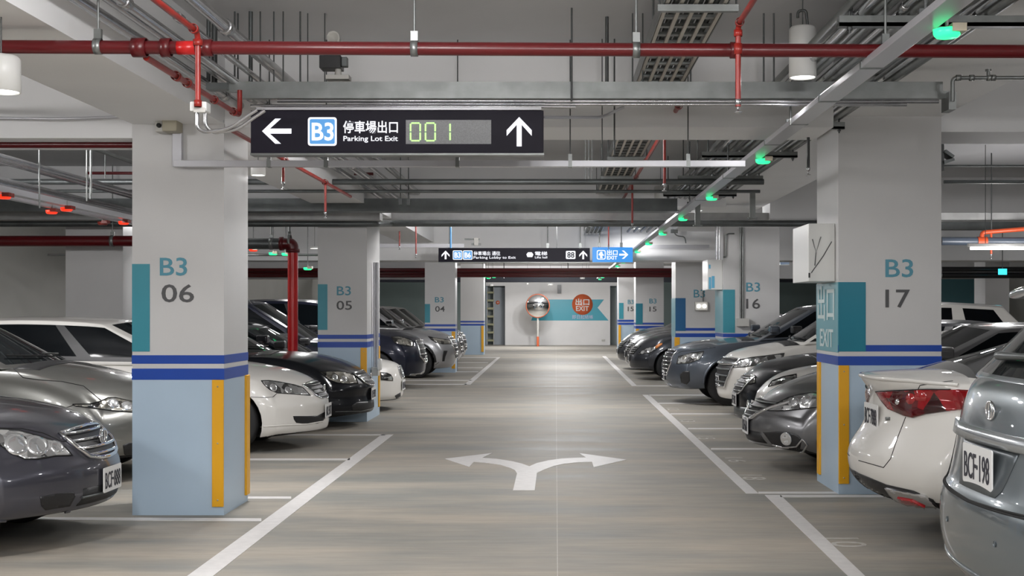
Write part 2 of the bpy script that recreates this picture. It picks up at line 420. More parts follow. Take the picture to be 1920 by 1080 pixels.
# lettering on the side face of column 17 (reads from the lane)
for t, za, zb, ya, yb in (('出口', 1.42, 1.72, 10.62, 11.28), ('EXIT', 1.20, 1.35, 10.66, 11.18)):
    text_on(t, 'lettering', Vector((a17-0.008, yb, za))-c17.location, (0,-1,0), (0,0,1), yb-ya, zb-za, M['txt_pale'], c17, 0.003, 0.01)
c16, a16, b16 = column('right column numbered 16 with a grey junction box, above the dark crossover', 22.4, 1356, 1461.5, 1.1, (625.5,632,637,647), (1356,1378,543,624), M['teal'],
   [('B3', 1399,1425,529.6,547, M['txt_teal']), ('16', 1399,1425,560,579, M['txt_grey'])], -1, sideteal=(543,624,M['teal_lt']))
cb, ab, bb = column('right column lettered B3 without a visible number, carrying a twin emergency light', 26.5, 1266.7, 1345, 0.9, (615,620,625,632), (1266.7,1285.5,559,620.6), M['navy'],
   [('B3', 1300.6,1322,543,558, M['txt_teal'])], -1, sideteal=(559,632,M['teal_lt']),
   guards=[(XX(1266.7,26.5), 26.5, 0.1, ZZ(632.5,26.5), 1, ('front','side'))])
column('right column numbered 15, nearer of the two, behind the dark sedan', 35.0, 1192, 1244.5, 0.8, (605,608.6,611,616), (1192,1205,569,608), M['teal_dark'],
   [('B3', 1217.5,1231,560,569, M['txt_teal']), ('15', 1217.5,1231,575,584, M['txt_grey'])], -1,
   guards=[(XX(1192,35), 35.0, 0.1, ZZ(616.5,35), 1, ('front',))])
column('farthest right column, numbered 15, beside the end wall', 44.0, 1159.5, 1196, 0.9, (599.5,603.5,605,609), (1160.7,1169,568,598), M['teal'],
   [('B3', 1177,1188,562,570, M['txt_teal']), ('15', 1177,1188,575,583.5, M['txt_grey'])], -1,
   guards=[(XX(1159.5,44), 44.0, 0.1, ZZ(609.5,44), 1, ('front',))])
# plain columns in the side bays
def plain_col(label, x0, x1, d, dep):
    r = bx('plain_column', (x0, d, 0), (x1, d+dep, SLAB), M['colwhite']); tag(r, label, 'column')
plain_col('plain white column rising behind the white sedan roof on the left', -6.74, -5.95, 17.6, 0.75)
plain_col('plain white column in the far right bay beside the cyan exit light', XX(1866,26), XX(1912,26), 26.6, 0.7)

# ---- things on columns
def box_thing(name, a, b, m, label, cat, bevel=0.004, group=None):
    return tag(bx(name, a, b, m, None, bevel), label, cat, group)
# white electric cabinet on side of column 17
x = a17
cab = empty('electric_cabinet', (x-0.12, 11.0, 1.72)); tag(cab, 'white sheet metal cabinet on the lane side of the 17 column, scribbled front', 'cabinet')
bx('cabinet_body', (-0.10, -0.38, 0.03), (0.118, 0.33, 0.51), M['white'], cab, 0.004)
q = MB(); q.tube([(-0.07,-0.385,0.38),(-0.04,-0.385,0.27),(0.0,-0.385,0.40)], 0.004, 5); q.tube([(-0.04,-0.385,0.27),(-0.05,-0.385,0.16)], 0.004, 5)
q.tube([(-0.08,-0.385,0.10),(0.02,-0.385,0.24),(0.09,-0.385,0.36)], 0.004, 5); q.build('scribble', M['rod'], cab)
bx('cabinet_latch', (-0.102,-0.384,0.06), (-0.088,-0.379,0.10), M['black'], cab)
# white cabinet on side of 16
cab2 = empty('electric_cabinet', (a16-0.14, 22.9, ZZ(543,22.4))); tag(cab2, 'white notice covered cabinet on the lane side of the 16 column', 'cabinet')
zt = ZZ(486,22.4)-ZZ(543,22.4)
bx('cabinet_body', (-0.12,-0.4,0), (0.138,0.4,zt), M['white'], cab2, 0.004)
for (a, b, c, e) in ((-0.10,0.0,-0.06,0.22),(-0.05,0.02,-0.0,0.24),(-0.10,0.36,-0.07,0.44)):
    bx('notice_sticker', (a,-0.404,b+0.01), (c,-0.4,e), M['glowcyan'] if False else mat('sticker_blue',(0.12,0.42,0.62),0.4), cab2)
q = MB()
for px in (1344, 1349): q.tube([P(px, 400, 22.3), P(px, 487, 22.3)], 0.016, 8)
tag(q.build('conduit_pair', M['conduit']), 'pair of vertical conduits entering the notice covered cabinet', 'conduit')
# conduits and box on front of 16
for i, px in enumerate((1388.5, 1393)):
    q = MB(); q.tube([P(px, 426, 22.38), P(px, 598, 22.38)], 0.017, 8)
    tag(q.build('wall_conduit', M['galv']), 'vertical conduit down the front of the 16 column, '+('left' if i == 0 else 'right')+' one of the pair', 'conduit')
jb = box_thing('junction_box', P(1382, 612, 22.3), (XX(1405,22.3), 22.4, ZZ(597,22.3)), M['boxgrey'], 'grey junction box at the foot of the conduits on the 16 column', 'junction box')
q = MB(); q.tube(bend([P(1377, 438, 22.38), P(1362, 438, 22.38), P(1361, 460, 22.38), P(1361, 482, 22.38), P(1356, 482, 22.38)], 0.08), 0.013, 8)
tag(q.build('bent_conduit', M['galv']), 'small bent conduit at the top of the 16 column', 'conduit')
# emergency twin light on B3 column
em = empty('emergency_light', P(1315, 574, 26.4)); tag(em, 'grey box with two lit round lamps on the unnumbered B3 column', 'emergency light')
bx('housing', (-0.13,-0.05,-0.09), (0.13,0.1,0.09), M['boxgrey'], em, 0.006)
for sx, mm in ((-0.06, M['lampglow']), (0.06, M['lampglow'])):
    q = MB(); q.lathe([(0,-0.09),(0.035,-0.085),(0.04,-0.05)], (sx,0,0), 'y', 14); q.build('lamp_head', mm, em)
q = MB(); q.tube([P(1318, 426, 26.45), P(1318, 566, 26.45)], 0.012, 8); tag(q.build('wall_conduit', M['galv']), 'thin vertical conduit above the twin emergency light', 'conduit')
# conduits on side of column 05 with boxes
for i, (px, b) in enumerate(((702.5, 688), (707.5, 688))):
    q = MB(); q.tube([P(px, 492, 17.9), P(px, b, 17.9)], 0.02, 8)
    tag(q.build('wall_conduit', M['tray']), 'pale vertical conduit on the 05 column side, '+('left' if i == 0 else 'right')+' one of two', 'conduit')
box_thing('switch_box', (XX(699,17.9), 17.75, ZZ(704,17.9)), (XX(711.5,17.9), 17.95, ZZ(688,17.9)), M['boxgrey'], 'pale switch box on the lane side of the 05 column', 'switch box')
box_thing('round_bell_box', (XX(709,17.7), 17.6, ZZ(694,17.7)), (XX(716,17.7), 17.75, ZZ(672,17.7)), M['white'], 'small white bell box beside the switch box of the 05 column', 'alarm box', 0.02)
# sensor box on column 06
sb = empty('sensor_box', P(318, 236, 9.3)); tag(sb, 'small beige sensor box at the top of the 06 column', 'sensor')
bx('housing', (-0.04,-0.05,-0.045), (0.065,0.11,0.045), mat('beige_plastic',(0.36,0.33,0.25),0.5), sb, 0.006)
bx('bracket', (-0.10,-0.02,-0.045), (-0.04,0.1,0.04), M['boxgrey'], sb, 0.004)
q = MB(); q.lathe([(0,-0.02),(0.016,-0.018),(0.018,0)], (-0.07,-0.02,0), 'y', 10); q.build('eye', M['black'], sb)
q = MB(); q.lathe([(0,0.03),(0.014,0.02),(0.014,0)], (0.04,-0.02,0.045), 'z', 10); q.build('tip_lamp', M['lampglow'], sb)
q = MB(); q.tube([P(333, 160, 9.3), P(333, 238, 9.3)], 0.006, 6); tag(q.build('thin_rod', M['galv']), 'thin rod dropping to the beige sensor box', 'hanger rod')
q = MB(); q.tube([P(-40, 221, 9.4), P(110, 223, 9.4), P(232, 219, 9.4), P(250, 227, 9.4), P(420, 227, 9.4)], 0.011, 8)
tag(q.build('wall_conduit', M['tray']), 'slim horizontal conduit along the beam left of the 06 column', 'conduit')
# floodlight on column 17
fl = empty('floodlight', P(1777, 297, 10.62)); tag(fl, 'small grey floodlight fixed on the right edge of the 17 column', 'floodlight')
q = MB(); q.prism([(-0.04,-0.03,0.05),(0.035,-0.03,0.0),(0.05,-0.03,0.02),(-0.02,-0.03,0.07)], (0,0.16,0)); q.prism([(-0.035,-0.03,-0.05),(0.05,-0.03,-0.02),(0.045,-0.03,0.0),(-0.04,-0.03,-0.02)], (0,0.16,0)); q.build('lamp_head', M['galvdark'], fl)
bx('bracket', (-0.117,0,-0.1),(-0.03,0.05,0.12), M['rod'], fl)

# ================================================================ END WALL THINGS
D = 57.0
def wp(px, py, off=0.0): return Vector((XX(px, D), D-off, ZZ(py, D)))
rb = empty('ribbon_banner', wp(1070, 581)); tag(rb, 'teal ribbon shaped exit banner painted on the white end wall', 'banner')
inv = Vector(rb.location)
q = MB(); q.prism([wp(996,601,0.004)-inv, wp(1141,601,0.004)-inv, wp(1120.5,577,0.004)-inv, wp(1132.5,561.5,0.004)-inv, wp(1010,561.5,0.004)-inv], (0,0.004,0)); q.build('ribbon', M['ribbon'], rb)
q = MB(); q.lathe([(0,-0.012),(19.5*D/F,-0.012),(19.5*D/F,0.0)], wp(1092,571)-inv, 'y', 40); q.build('orange_disc', M['orange'], rb)
text_on('出口', 'lettering', wp(1079,572.5,0.012)-inv, (1,0,0), (0,0,1), 26*D/F, 12.5*D/F, M['txt_pale'], rb, 0.004, 0.015)
text_on('EXIT', 'lettering', wp(1080,583,0.012)-inv, (1,0,0), (0,0,1), 24*D/F, 9*D/F, M['txt_pale'], rb, 0.004, 0.01)
text_on('即日起結帳', 'lettering', wp(1073,598,0.006)-inv, (1,0,0), (0,0,1), 39*D/F, 7.5*D/F, mat('txt_violet',(0.55,0.5,0.68),0.4), rb, 0.003)
mr = empty('traffic_mirror', (XX(1008.5,55.0), 55.0, 0)); tag(mr, 'round convex traffic mirror with orange rim on a grey pole', 'mirror')
cz = ZZ(573.5,55.0)
R = 21.5*55/F; n = 12
prof = [(R*math.sin(k/n*0.95)/math.sin(0.95), -0.10*(math.cos(k/n*0.95)-math.cos(0.95))/(1-math.cos(0.95))-0.02) for k in range(n+1)]
q = MB(); q.lathe(prof, (-0.0,-0.05,cz), 'y', 48); q.build('mirror_dish', M['mirror'], mr)
q = MB(); q.lathe([(R-0.015,-0.03),(R+0.02,-0.04),(R+0.03,0.0),(R*0.7,0.05),(0,0.07)], (0,-0.05,cz), 'y', 48); q.build('rim', mat('rim_orange',(0.35,0.08,0.03),0.45), mr)
q = MB(); q.tube([(0,0.02,0),(0,0.02,cz)], 0.045, 14); q.build('pole', M['boxgrey'], mr)
q = MB(); q.tube([(0.0,0.02,0.0),(0.0,0.02,0.42)], 0.055, 14); q.build('pole_sleeve', M['orange'], mr)
box_thing('wall_speaker', wp(1045,550,0.15), wp(1052,534.5,0), M['black'], 'black upright box high on the end wall', 'speaker')
box_thing('wall_socket', wp(1128,640,0.03), wp(1134.5,636,0), M['boxgrey'], 'tiny grey socket low on the end wall', 'socket')
dr = struct('door_1', (XX(925,D), D+0.7, 0), (XX(947,D)-0.01, D+0.75, ZZ(538,D)), M['doorgrey'])
q = MB(); q.lathe([(0.03,-0.02),(0.09,-0.02),(0.09,0.0)], (XX(932,D), D+0.7, ZZ(567,D)), 'y', 16); o = q.build('ring_sign', M['orange']); tag(o, 'small round orange sign on the grey recessed door', 'sign')
struct('door_2', (XX(1145,D), D+0.7, 0), (XX(1157.5,D), D+0.75, ZZ(538,D)), mat('door_pale',(0.42,0.46,0.45),0.5))
sh = empty('storage_shelf', (XX(918,D), D+0.9, 0)); tag(sh, 'tall open shelf of pale boards in the left recess of the end wall', 'shelf')
for k in range(7):
    z = 0.15+k*0.36; bx('shelf_board', (-0.16,-0.2,z), (0.15,0.15,z+0.09), mat('shelf_wood',(0.34,0.33,0.20),0.5), sh)
for sx in (-0.16, 0.13): bx('shelf_post', (sx,-0.18,0), (sx+0.03,0.15,2.6), M['boxgrey'], sh)
po = tag(bx('grey_post', (XX(853.8,32.05), 32.05, 0), (XX(857.8,32.05), 32.1, ZZ(588,32.05)), M['galvdark']), 'slim grey upright post between the 04 column and the farthest left column', 'post')

# ================================================================ SIGNS
def arrow_pts(cx, cy, w, h, ang, stem=0.24):
    # upward arrow with open chevron head, fits w x h before rotation
    W2, H2 = w/2, h/2; t = w*stem/1.0
    hp = [(0, H2), (W2, H2-W2*0.95), (W2, H2-W2*0.95-t*0.75), (W2-t*0.15, H2-W2*0.95-t*0.9)]
    pts = [(0, H2), (W2, H2-W2*1.05), (W2, H2-W2*1.05-t*1.15), (t/2, H2-t*1.55), (t/2, -H2), (-t/2, -H2), (-t/2, H2-t*1.55), (-W2, H2-W2*1.05-t*1.15), (-W2, H2-W2*1.05)]
    c, s = math.cos(ang), math.sin(ang)
    return [(cx+x*c-y*s, cy+x*s+y*c) for x, y in pts]
def rrect(x0, y0, x1, y1, r, n=4):
    pts = []
    for (cx, cy, a0) in ((x1-r, y1-r, 0), (x0+r, y1-r, 90), (x0+r, y0+r, 180), (x1-r, y0+r, 270)):
        for k in range(n+1):
            a = math.radians(a0+90*k/n); pts.append((cx+r*math.cos(a), cy+r*math.sin(a)))
    return pts
class Sign:
    def __init__(s, name, x0, x1, y0, y1, d, thick, face, label):
        s.d = d; s.x0 = x0; s.y1 = y1
        s.r = empty(name, P(x0, y1, d)); tag(s.r, label, 'sign')
        w = XX(x1, d)-XX(x0, d); h = ZZ(y0, d)-ZZ(y1, d)
        bx('sign_box', (0, 0, 0), (w, thick, h), face, s.r, 0.003)
        bx('sign_frame', (-0.004, 0.004, -0.012), (w+0.004, thick+0.004, 0.002), M['galv'], s.r)
        s.w = w; s.h = h
    def L(s, px, py): return ((px-s.x0)*s.d/F, (s.y1-py)*s.d/F)
    def poly(s, name, pts_px, m, lift=0.004):
        pts = [s.L(*p) for p in pts_px]
        q = MB(); q.prism([(a, -lift, b) for a, b in pts], (0, lift-0.001, 0)); return q.build(name, m, s.r)
    def text(s, t, x0, x1, y0, y1, m, bold=0.0, lift=0.004, name='lettering'):
        a = s.L(x0, y1); w = (x1-x0)*s.d/F; h = (y1-y0)*s.d/F
        return text_on(t, name, (a[0], -0.0005, a[1]), (1,0,0), (0,0,1), w, h, m, s.r, lift, bold)
S1 = Sign('parking_exit_sign', 470, 1019, 207, 287, 8.2, 0.12, M['signface'], 'large dark overhead sign with lit arrows, level number and green counter reading 001')
S1.poly('left_arrow', [(x, y) for x, y in arrow_pts(519, 246, 47, 55, math.pi/2, 0.20)], M['glowwhite'])
S1.poly('right_arrow', [(x, 2*247-y) for x, y in arrow_pts(973.5, 247, 47, 55, 0, 0.20)], M['glowwhite'])
S1.poly('level_badge', rrect(577.5, 220, 631.5, 273.5, 5), M['glowwhite'], 0.004)
S1.poly('level_badge_face', rrect(581, 223.5, 628, 270, 3), M['glowblue'], 0.006)
S1.text('B3', 585, 626, 230, 264, M['glowwhite'], 0.018, 0.009)
S1.text('停車場出口', 643.5, 746, 226.5, 250, M['glowwhite'], 0.012)
S1.text('Parking Lot Exit', 644, 746, 255, 267.5, M['glowwhite'], 0.008)
S1.poly('counter_panel', [(761,225),(921,225),(921,270),(761,270)], M['ledpanel'], 0.003)
q = MB()
def seg7(cx0, cx1, cy0, cy1, segs, q):
    mid = (cy0+cy1)/2
    S = {'a': ((cx0,cy0),(cx1,cy0)), 'd': ((cx0,cy1),(cx1,cy1)), 'g': ((cx0,mid),(cx1,mid)), 'f': ((cx0,cy0),(cx0,mid)), 'e': ((cx0,mid),(cx0,cy1)), 'b': ((cx1,cy0),(cx1,mid)), 'c': ((cx1,mid),(cx1,cy1))}
    for k in segs:
        (xa, ya), (xb, yb) = S[k]; n = 5
        for i in range(n):
            t = (i+0.5)/n*0.86+0.07; x = xa+(xb-xa)*t; y = ya+(yb-ya)*t
            a, b = S1.L(x, y); r = 0.0044
            q.box((a-r, -0.006, b-r), (a+r, -0.003, b+r))
seg7(770, 788, 231, 264, 'abcdef', q); seg7(798, 816, 231, 264, 'abcdef', q); seg7(826, 844, 231, 264, 'bc', q)
q.build('counter_digits', M['ledgreen'], S1.r)
for px in (480, 640, 900, 1010):
    pass
S2 = Sign('lobby_direction_sign', 822, 1106, 465, 491, 24.6, 0.15, M['signface'], 'long dark overhead direction sign far down the lane with two up arrows')
S2.poly('arrow', [(x, 2*478-y) for x, y in arrow_pts(835.5, 478, 15, 16, 0, 0.22)], M['glowwhite'], 0.01)
S2.poly('arrow', [(x, 2*478-y) for x, y in arrow_pts(1093.5, 478, 15, 16, 0, 0.22)], M['glowwhite'], 0.01)
for xa, xb, t in ((849, 867, 'B3'), (868, 886, 'B6')):
    S2.poly('level_badge', rrect(xa, 469.5, xb, 487, 2), M['glowwhite'], 0.006)
    S2.poly('level_badge_face', rrect(xa+1.2, 470.7, xb-1.2, 485.8, 1.5), M['glowblue'], 0.010)
    S2.text(t, xa+3, xb-3, 473, 483.5, M['glowwhite'], 0.03, 0.016)
S2.text('停車場出 通往', 888, 938, 471, 479, M['glowwhite'], 0.01, 0.008)
S2.text('Parking Lobby to Exit', 888, 967, 480.5, 486.5, M['glowwhite'], 0.008, 0.008)
S2.text('電梯', 1003, 1026, 471.5, 479, M['glowwhite'], 0.01, 0.008)
S2.text('Lifts hall', 1003, 1026, 480.5, 484.5, M['glowwhite'], 0.008, 0.008)
S2.poly('car_symbol', [(987,477),(990,473),(997,473),(1000,477),(998,482),(989,482)], M['glowwhite'], 0.008)
S2.poly('level_badge', rrect(1061, 470.5, 1079, 485.5, 2), M['glowwhite'], 0.006)
S2.text('88', 1063.5, 1077, 472.5, 483.5, M['signface'], 0.02, 0.01)
S3 = Sign('blue_exit_sign', 1111, 1186.5, 463.5, 491.5, 24.3, 0.15, M['glowcyan'], 'lit blue overhead exit sign with a white arrow to the right')
S3.poly('walk_badge', rrect(1119, 469, 1135.5, 486.5, 3), M['glowwhite'], 0.006)
S3.poly('walk_badge_face', rrect(1120.5, 470.5, 1134, 485, 2.2), M['glowcyan'], 0.009)
S3.poly('walk_figure', [(1126,472),(1129,472),(1130,476),(1133,479),(1129,479.5),(1130,484),(1125,484),(1125.5,479.5),(1122,478)], M['glowwhite'], 0.012)
S3.text('出口', 1138, 1158, 468.5, 478.5, M['glowwhite'], 0.02, 0.008)
S3.text('EXIT', 1138, 1157.5, 479.8, 486.5, M['glowwhite'], 0.02, 0.008)
S3.poly('arrow', arrow_pts(1169.5, 477.5, 15.5, 17, -math.pi/2, 0.22), M['glowwhite'], 0.01)
S4 = Sign('dark_blue_sign', 1463, 1480, 448, 496, 30.0, 0.1, M['navy'], 'small dark blue hanging sign seen in the gap right of the 16 column')
S4.text('出', 1466, 1476, 462, 476, M['txt_pale'], 0.01, 0.006)
S4.text('EXIT', 1465.5, 1477, 480, 487, M['txt_pale'], 0.01, 0.006)
# hangers for signs
for (px, y0, y1, d, lab) in ((843,412,465,24.65,'left hanger of the long direction sign'), (1027,430,465,24.65,'middle hanger of the long direction sign'), (1088,430,465,24.65,'right hanger of the long direction sign'), (1124,430,464,24.35,'left hanger of the blue exit sign'), (1165,430,464,24.35,'right hanger of the blue exit sign'), (1471,400,450,30.05,'hanger of the dark blue sign')):
    q = MB(); q.tube([(XX(px, d), d, SLAB), P(px, y1, d)], 0.012, 6); q.box(P(px-2.5, y1, d)-Vector((0,.02,0)), P(px+2.5, y1-9, d)+Vector((0,.02,0)))
    tag(q.build('sign_hanger', M['galv']), 'thin '+lab, 'hanger rod')
# ================================================================ CEILING SERVICES
def pipe(name, pts, r, m, label, cat='pipe', group=None, n=14, fittings=(), clampm=None):
    """fittings: list of (t along px?, kind)"""
    q = MB(); q.tube(pts, r, n); o = q.build(name, m); return tag(o, label, cat, group)
def ring(parent, c, axis, r, w, m, name='coupling'):
    q = MB(); q.lathe([(r*0.9,-w/2),(r,-w/2),(r,w/2),(r*0.9,w/2)], c, axis, 18); return q.build(name, m, parent)
# --- main red sprinkler pipe across the picture
dm = 6.2
mainp = empty('sprinkler_main_pipe', P(960, 92, dm)); tag(mainp, 'big dark red sprinkler main crossing the whole picture above the lit sign', 'pipe')
inv = Vector(mainp.location)
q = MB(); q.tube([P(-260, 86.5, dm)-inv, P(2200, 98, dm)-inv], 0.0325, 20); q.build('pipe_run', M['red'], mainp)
for px, w, rr in ((262, 26, 0.047), (312, 18, 0.046), (388, 22, 0.041), (1377, 16, 0.04)):
    ring(mainp, P(px, 88+px*0.0046, dm)-inv, 'x', rr, w*dm/F, M['red'])
ring(mainp, P(350, 89.6, dm)-inv, 'x', 0.0335, 34*dm/F, M['redbright'], 'bright_sleeve')
def clamp(px, py, d, r, top_z, label, strap_w=0.035, rodr=0.006):
    c = P(px, py, d); e = empty('pipe_hanger', c); tag(e, label, 'pipe hanger')
    q = MB(); q.lathe([(r, -strap_w/2), (r+0.006, -strap_w/2), (r+0.006, strap_w/2), (r, strap_w/2)], (0,0,0), 'x', 18)
    q.box((-strap_w/2, -0.012, r), (strap_w/2, 0.012, r+0.05)); q.build('clamp', M['galv'], e)
    q = MB(); q.tube([(0,0,r+0.04), (0,0,top_z-c.z)], rodr, 8); q.build('rod', M['galv'], e)
clamp(184, 87, dm, 0.033, SLAB, 'steel clamp and rod holding the red main at the far left')
clamp(777, 91, dm, 0.033, SLAB, 'steel clamp and rod holding the red main above the lit sign')
clamp(1193, 93.5, dm, 0.033, SLAB, 'steel clamp and flat strap holding the red main beside the ladder tray')
clamp(1660, 96, dm, 0.033, SLAB, 'steel clamp and rod holding the red main above the green lit trunking')
# --- red branches
def branch(pts, r, m, label, fit=(), rad=0.05, cat='pipe'):
    o = pts[0]; e = empty('sprinkler_branch', o); tag(e, label, cat)
    q = MB(); q.tube([p-o for p in bend(pts, rad)], r, 12); q.build('pipe_run', m, e)
    for (c, ax, rr, w) in fit: ring(e, Vector(c)-o, ax, rr, w, m)
    return e
a = P(280, -10, 5.3); b = P(371, 60, 5.95); b2 = Vector((b.x, b.y, ZZ(198, 5.95)))
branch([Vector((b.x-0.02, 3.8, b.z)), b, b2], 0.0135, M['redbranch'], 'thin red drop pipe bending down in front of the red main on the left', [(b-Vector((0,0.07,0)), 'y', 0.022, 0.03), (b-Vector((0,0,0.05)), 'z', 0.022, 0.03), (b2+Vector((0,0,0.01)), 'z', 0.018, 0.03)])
zb = 2.74; xb = -2.0
def onx(px, X): return F*X/(px-VX)
branch([Vector((xb, 6.25, zb)), Vector((xb, 8.1, zb)), Vector((xb, 8.1, 2.90))], 0.016, M['redbranch'], 'orange red branch running back from the main below the silver conduits', [((xb,6.75,zb),'y',0.025,0.05),((xb,6.95,zb),'y',0.025,0.04),((xb,7.5,zb),'y',0.024,0.04),((xb,7.95,zb),'y',0.024,0.05)])
xb = -2.18; zb = 2.72
branch([Vector((xb, 8.6, 2.72)), Vector((xb, 13.6, 2.72))], 0.016, M['redbranch'], 'thin red branch receding beyond the lit sign on the left', [((xb,10.3,2.72),'y',0.026,0.05),((xb,12.1,2.72),'y',0.028,0.06)])
def sprinkler(x, y, z0, z1, label, m=None, r=0.012):
    e = empty('sprinkler_drop', (x, y, z1)); tag(e, label, 'sprinkler')
    q = MB(); q.tube([(0,0,z0-z1), (0,0,0.03)], r, 10); q.build('drop_pipe', m or M['redbranch'], e)
    q = MB(); q.lathe([(0.012,0.035),(0.016,0.03),(0.014,0.01),(0.006,0.0),(0.006,-0.02),(0.02,-0.024),(0.018,-0.028),(0,-0.03)], (0,0,0), 'z', 12); q.build('sprinkler_head', M['conduit'], e)
sprinkler(XX(531, 10.2), 10.2, 2.74, ZZ(349, 10.2), 'red sprinkler drop just below the left half of the lit sign')
sprinkler(XX(610, 12.1), 12.1, 2.72, ZZ(404, 12.1), 'red sprinkler drop under the end of the receding left branch')
X = 0.95; z = 2.98
branch([Vector((X, 3.8, 2.86)), Vector((X*1.0, 3.9, 2.86))], 0.01, M['redbranch'], 'short red stub near the ceiling') if False else None
b = P(1384, 46, 5.9); b2 = Vector((b.x, b.y, ZZ(200, 5.9)))
e_ = branch([Vector((b.x, 3.8, b.z)), b, b2], 0.013, M['redbranch'], 'thin red drop pipe bending down in front of the red main on the right', [(b-Vector((0,0.05,0)),'y',0.02,0.03),(b-Vector((0,0,0.04)),'z',0.02,0.03),(Vector((b.x,b.y,ZZ(92,5.9))),'z',0.019,0.05)])
q = MB(); q.lathe([(0.012,0.035),(0.016,0.03),(0.014,0.01),(0.006,0.0),(0.006,-0.02),(0.02,-0.024),(0.018,-0.028),(0,-0.03)], b2-Vector((b.x, 3.8, b.z)), 'z', 12); q.build('sprinkler_head', M['conduit'], e_)
branch([Vector((0.885, 8.75, 2.98)), Vector((0.885, 22.0, 2.98))], 0.017, M['redbranch'], 'red branch receding between the ladder tray and the conduit bank', [((0.885,9.2,2.98),'y',0.028,0.07),((0.885,10.45,2.98),'y',0.026,0.05),((0.885,12.6,2.98),'y',0.026,0.05),((0.885,14.1,2.98),'y',0.026,0.05)])
sprinkler(XX(1246, 10.45), 10.45, 2.98, ZZ(352, 10.45), 'red sprinkler drop beside the middle hanging can lamp')
sprinkler(XX(1185.5, 14.6), 14.6, 2.98, ZZ(424, 14.6), 'red sprinkler drop beside the far hanging can lamp')
sprinkler(XX(1141, 22.5), 22.5, SLAB, ZZ(464, 22.5), 'far red sprinkler drop just over the two hanging signs')
sprinkler(XX(749, 22), 22, SLAB, ZZ(465, 22), 'short red sprinkler drop right of the 05 column, nearer the column')
sprinkler(XX(780, 21), 21, SLAB, ZZ(480, 21), 'longer red sprinkler drop right of the 05 column, with a dark tip')
sprinkler(XX(1515.5, 10.0), 10.0, 2.87, ZZ(322, 10.0), 'black sprinkler drop left of the 17 column', M['black'], 0.012)

# --- big riser with elbow
rs = empty('fire_riser_pipe', (XX(549, 16.3)-0.0, 20.9, 0)); tag(rs, 'bright red upright riser pipe with a grooved elbow between the 06 and 05 columns', 'pipe')
dr_ = 18.2; Xr = XX(549, dr_); rs.location = (Xr, dr_, 0)
zt_ = ZZ(457, dr_); rr = 0.072
q = MB(); q.tube([(0,0,0),(0,0,ZZ(472,dr_))], rr, 22); q.build('riser', M['redbright'], rs)
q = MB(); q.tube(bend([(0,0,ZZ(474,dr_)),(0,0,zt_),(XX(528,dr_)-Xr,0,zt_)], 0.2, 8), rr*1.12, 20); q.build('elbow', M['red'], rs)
for c, ax in (((0,0,ZZ(470,dr_)),'z'),((XX(528,dr_)-Xr,0,zt_),'x')): ring(rs, c, ax, rr*1.36, 0.05, M['red'])
q = MB(); q.tube([(XX(530,dr_)-Xr,0,zt_),(-5.7-Xr,0,zt_)], rr*1.1, 20); o = q.build('pipe_run', M['galvdark'], rs); o['label'] = 'grey horizontal run'
clamp(509, 457, 18.2, 0.08, SLAB, 'clamp and rod over the grey run left of the red elbow', 0.05, 0.01)
clamp(543, 452, 18.2, 0.085, SLAB, 'clamp and dark rod over the red riser elbow', 0.04, 0.014)

# --- ladder cable tray
lt = empty('ladder_cable_tray', (0.73, 6.0, 3.10)); tag(lt, 'slotted steel ladder tray running away over the lane, right of the lit sign', 'cable tray')
L0, L1 = -2.5, 21.5
q = MB()
for k in range(5):
    x = -0.15+k*0.075; q.box((x-0.010, L0, -0.0), (x+0.010, L1, 0.012))
q.build('tray_rail', mat('tray_rail', (0.50,0.46,0.40), 0.4, 0.4), lt)
q = MB()
for sx in (-0.17, 0.165): q.box((sx, L0, 0.0), (sx+0.006, L1, 0.09))
q.build('side_rail', M['galv'], lt)
q = MB(); y = L0
while y < L1:
    q.box((-0.165, y, 0.014), (0.165, y+0.05, 0.03)); y += 0.22
q.build('rung', M['galv'], lt)
q = MB()
for k in range(7): q.tube([(-0.13+k*0.043, L0, 0.055), (-0.13+k*0.043, L1, 0.055)], 0.018, 6)
q.build('cable', M['galvdark'], lt)
for i, (py, w) in enumerate(((15,0),(253,0),(297,0),(333,0),(360,0),(385,0))):
    d = (3.08-H)*F/(VY-py)
    h = empty('trapeze_hanger', (0.73, d, 3.06)); tag(h, ['topmost','second','third','fourth','fifth','farthest'][i]+' crossbar under the ladder cable tray, counted from the camera', 'trapeze hanger')
    bx('crossbar', (-0.2,-0.02,0), (0.22,0.02,0.035), M['galv'], h)
    for sx in (-0.19, 0.21):
        q = MB(); q.tube([(sx,0,0.0),(sx,0,SLAB-3.06)], 0.005, 6); q.build('rod', M['rod'], h)
# far continuation over the signs
lt2 = empty('ladder_cable_tray', (0.72, 22.5, 3.02)); tag(lt2, 'far continuation of the ladder tray above the long direction sign', 'cable tray')
q = MB()
for k in range(5):
    x = -0.15+k*0.075; q.box((x-0.012, 0, 0), (x+0.012, 2.8, 0.012))
for k in range(10): q.box((-0.17, k*0.28, 0.014), (0.17, k*0.28+0.06, 0.03))
q.build('tray_rail', M['galv'], lt2)

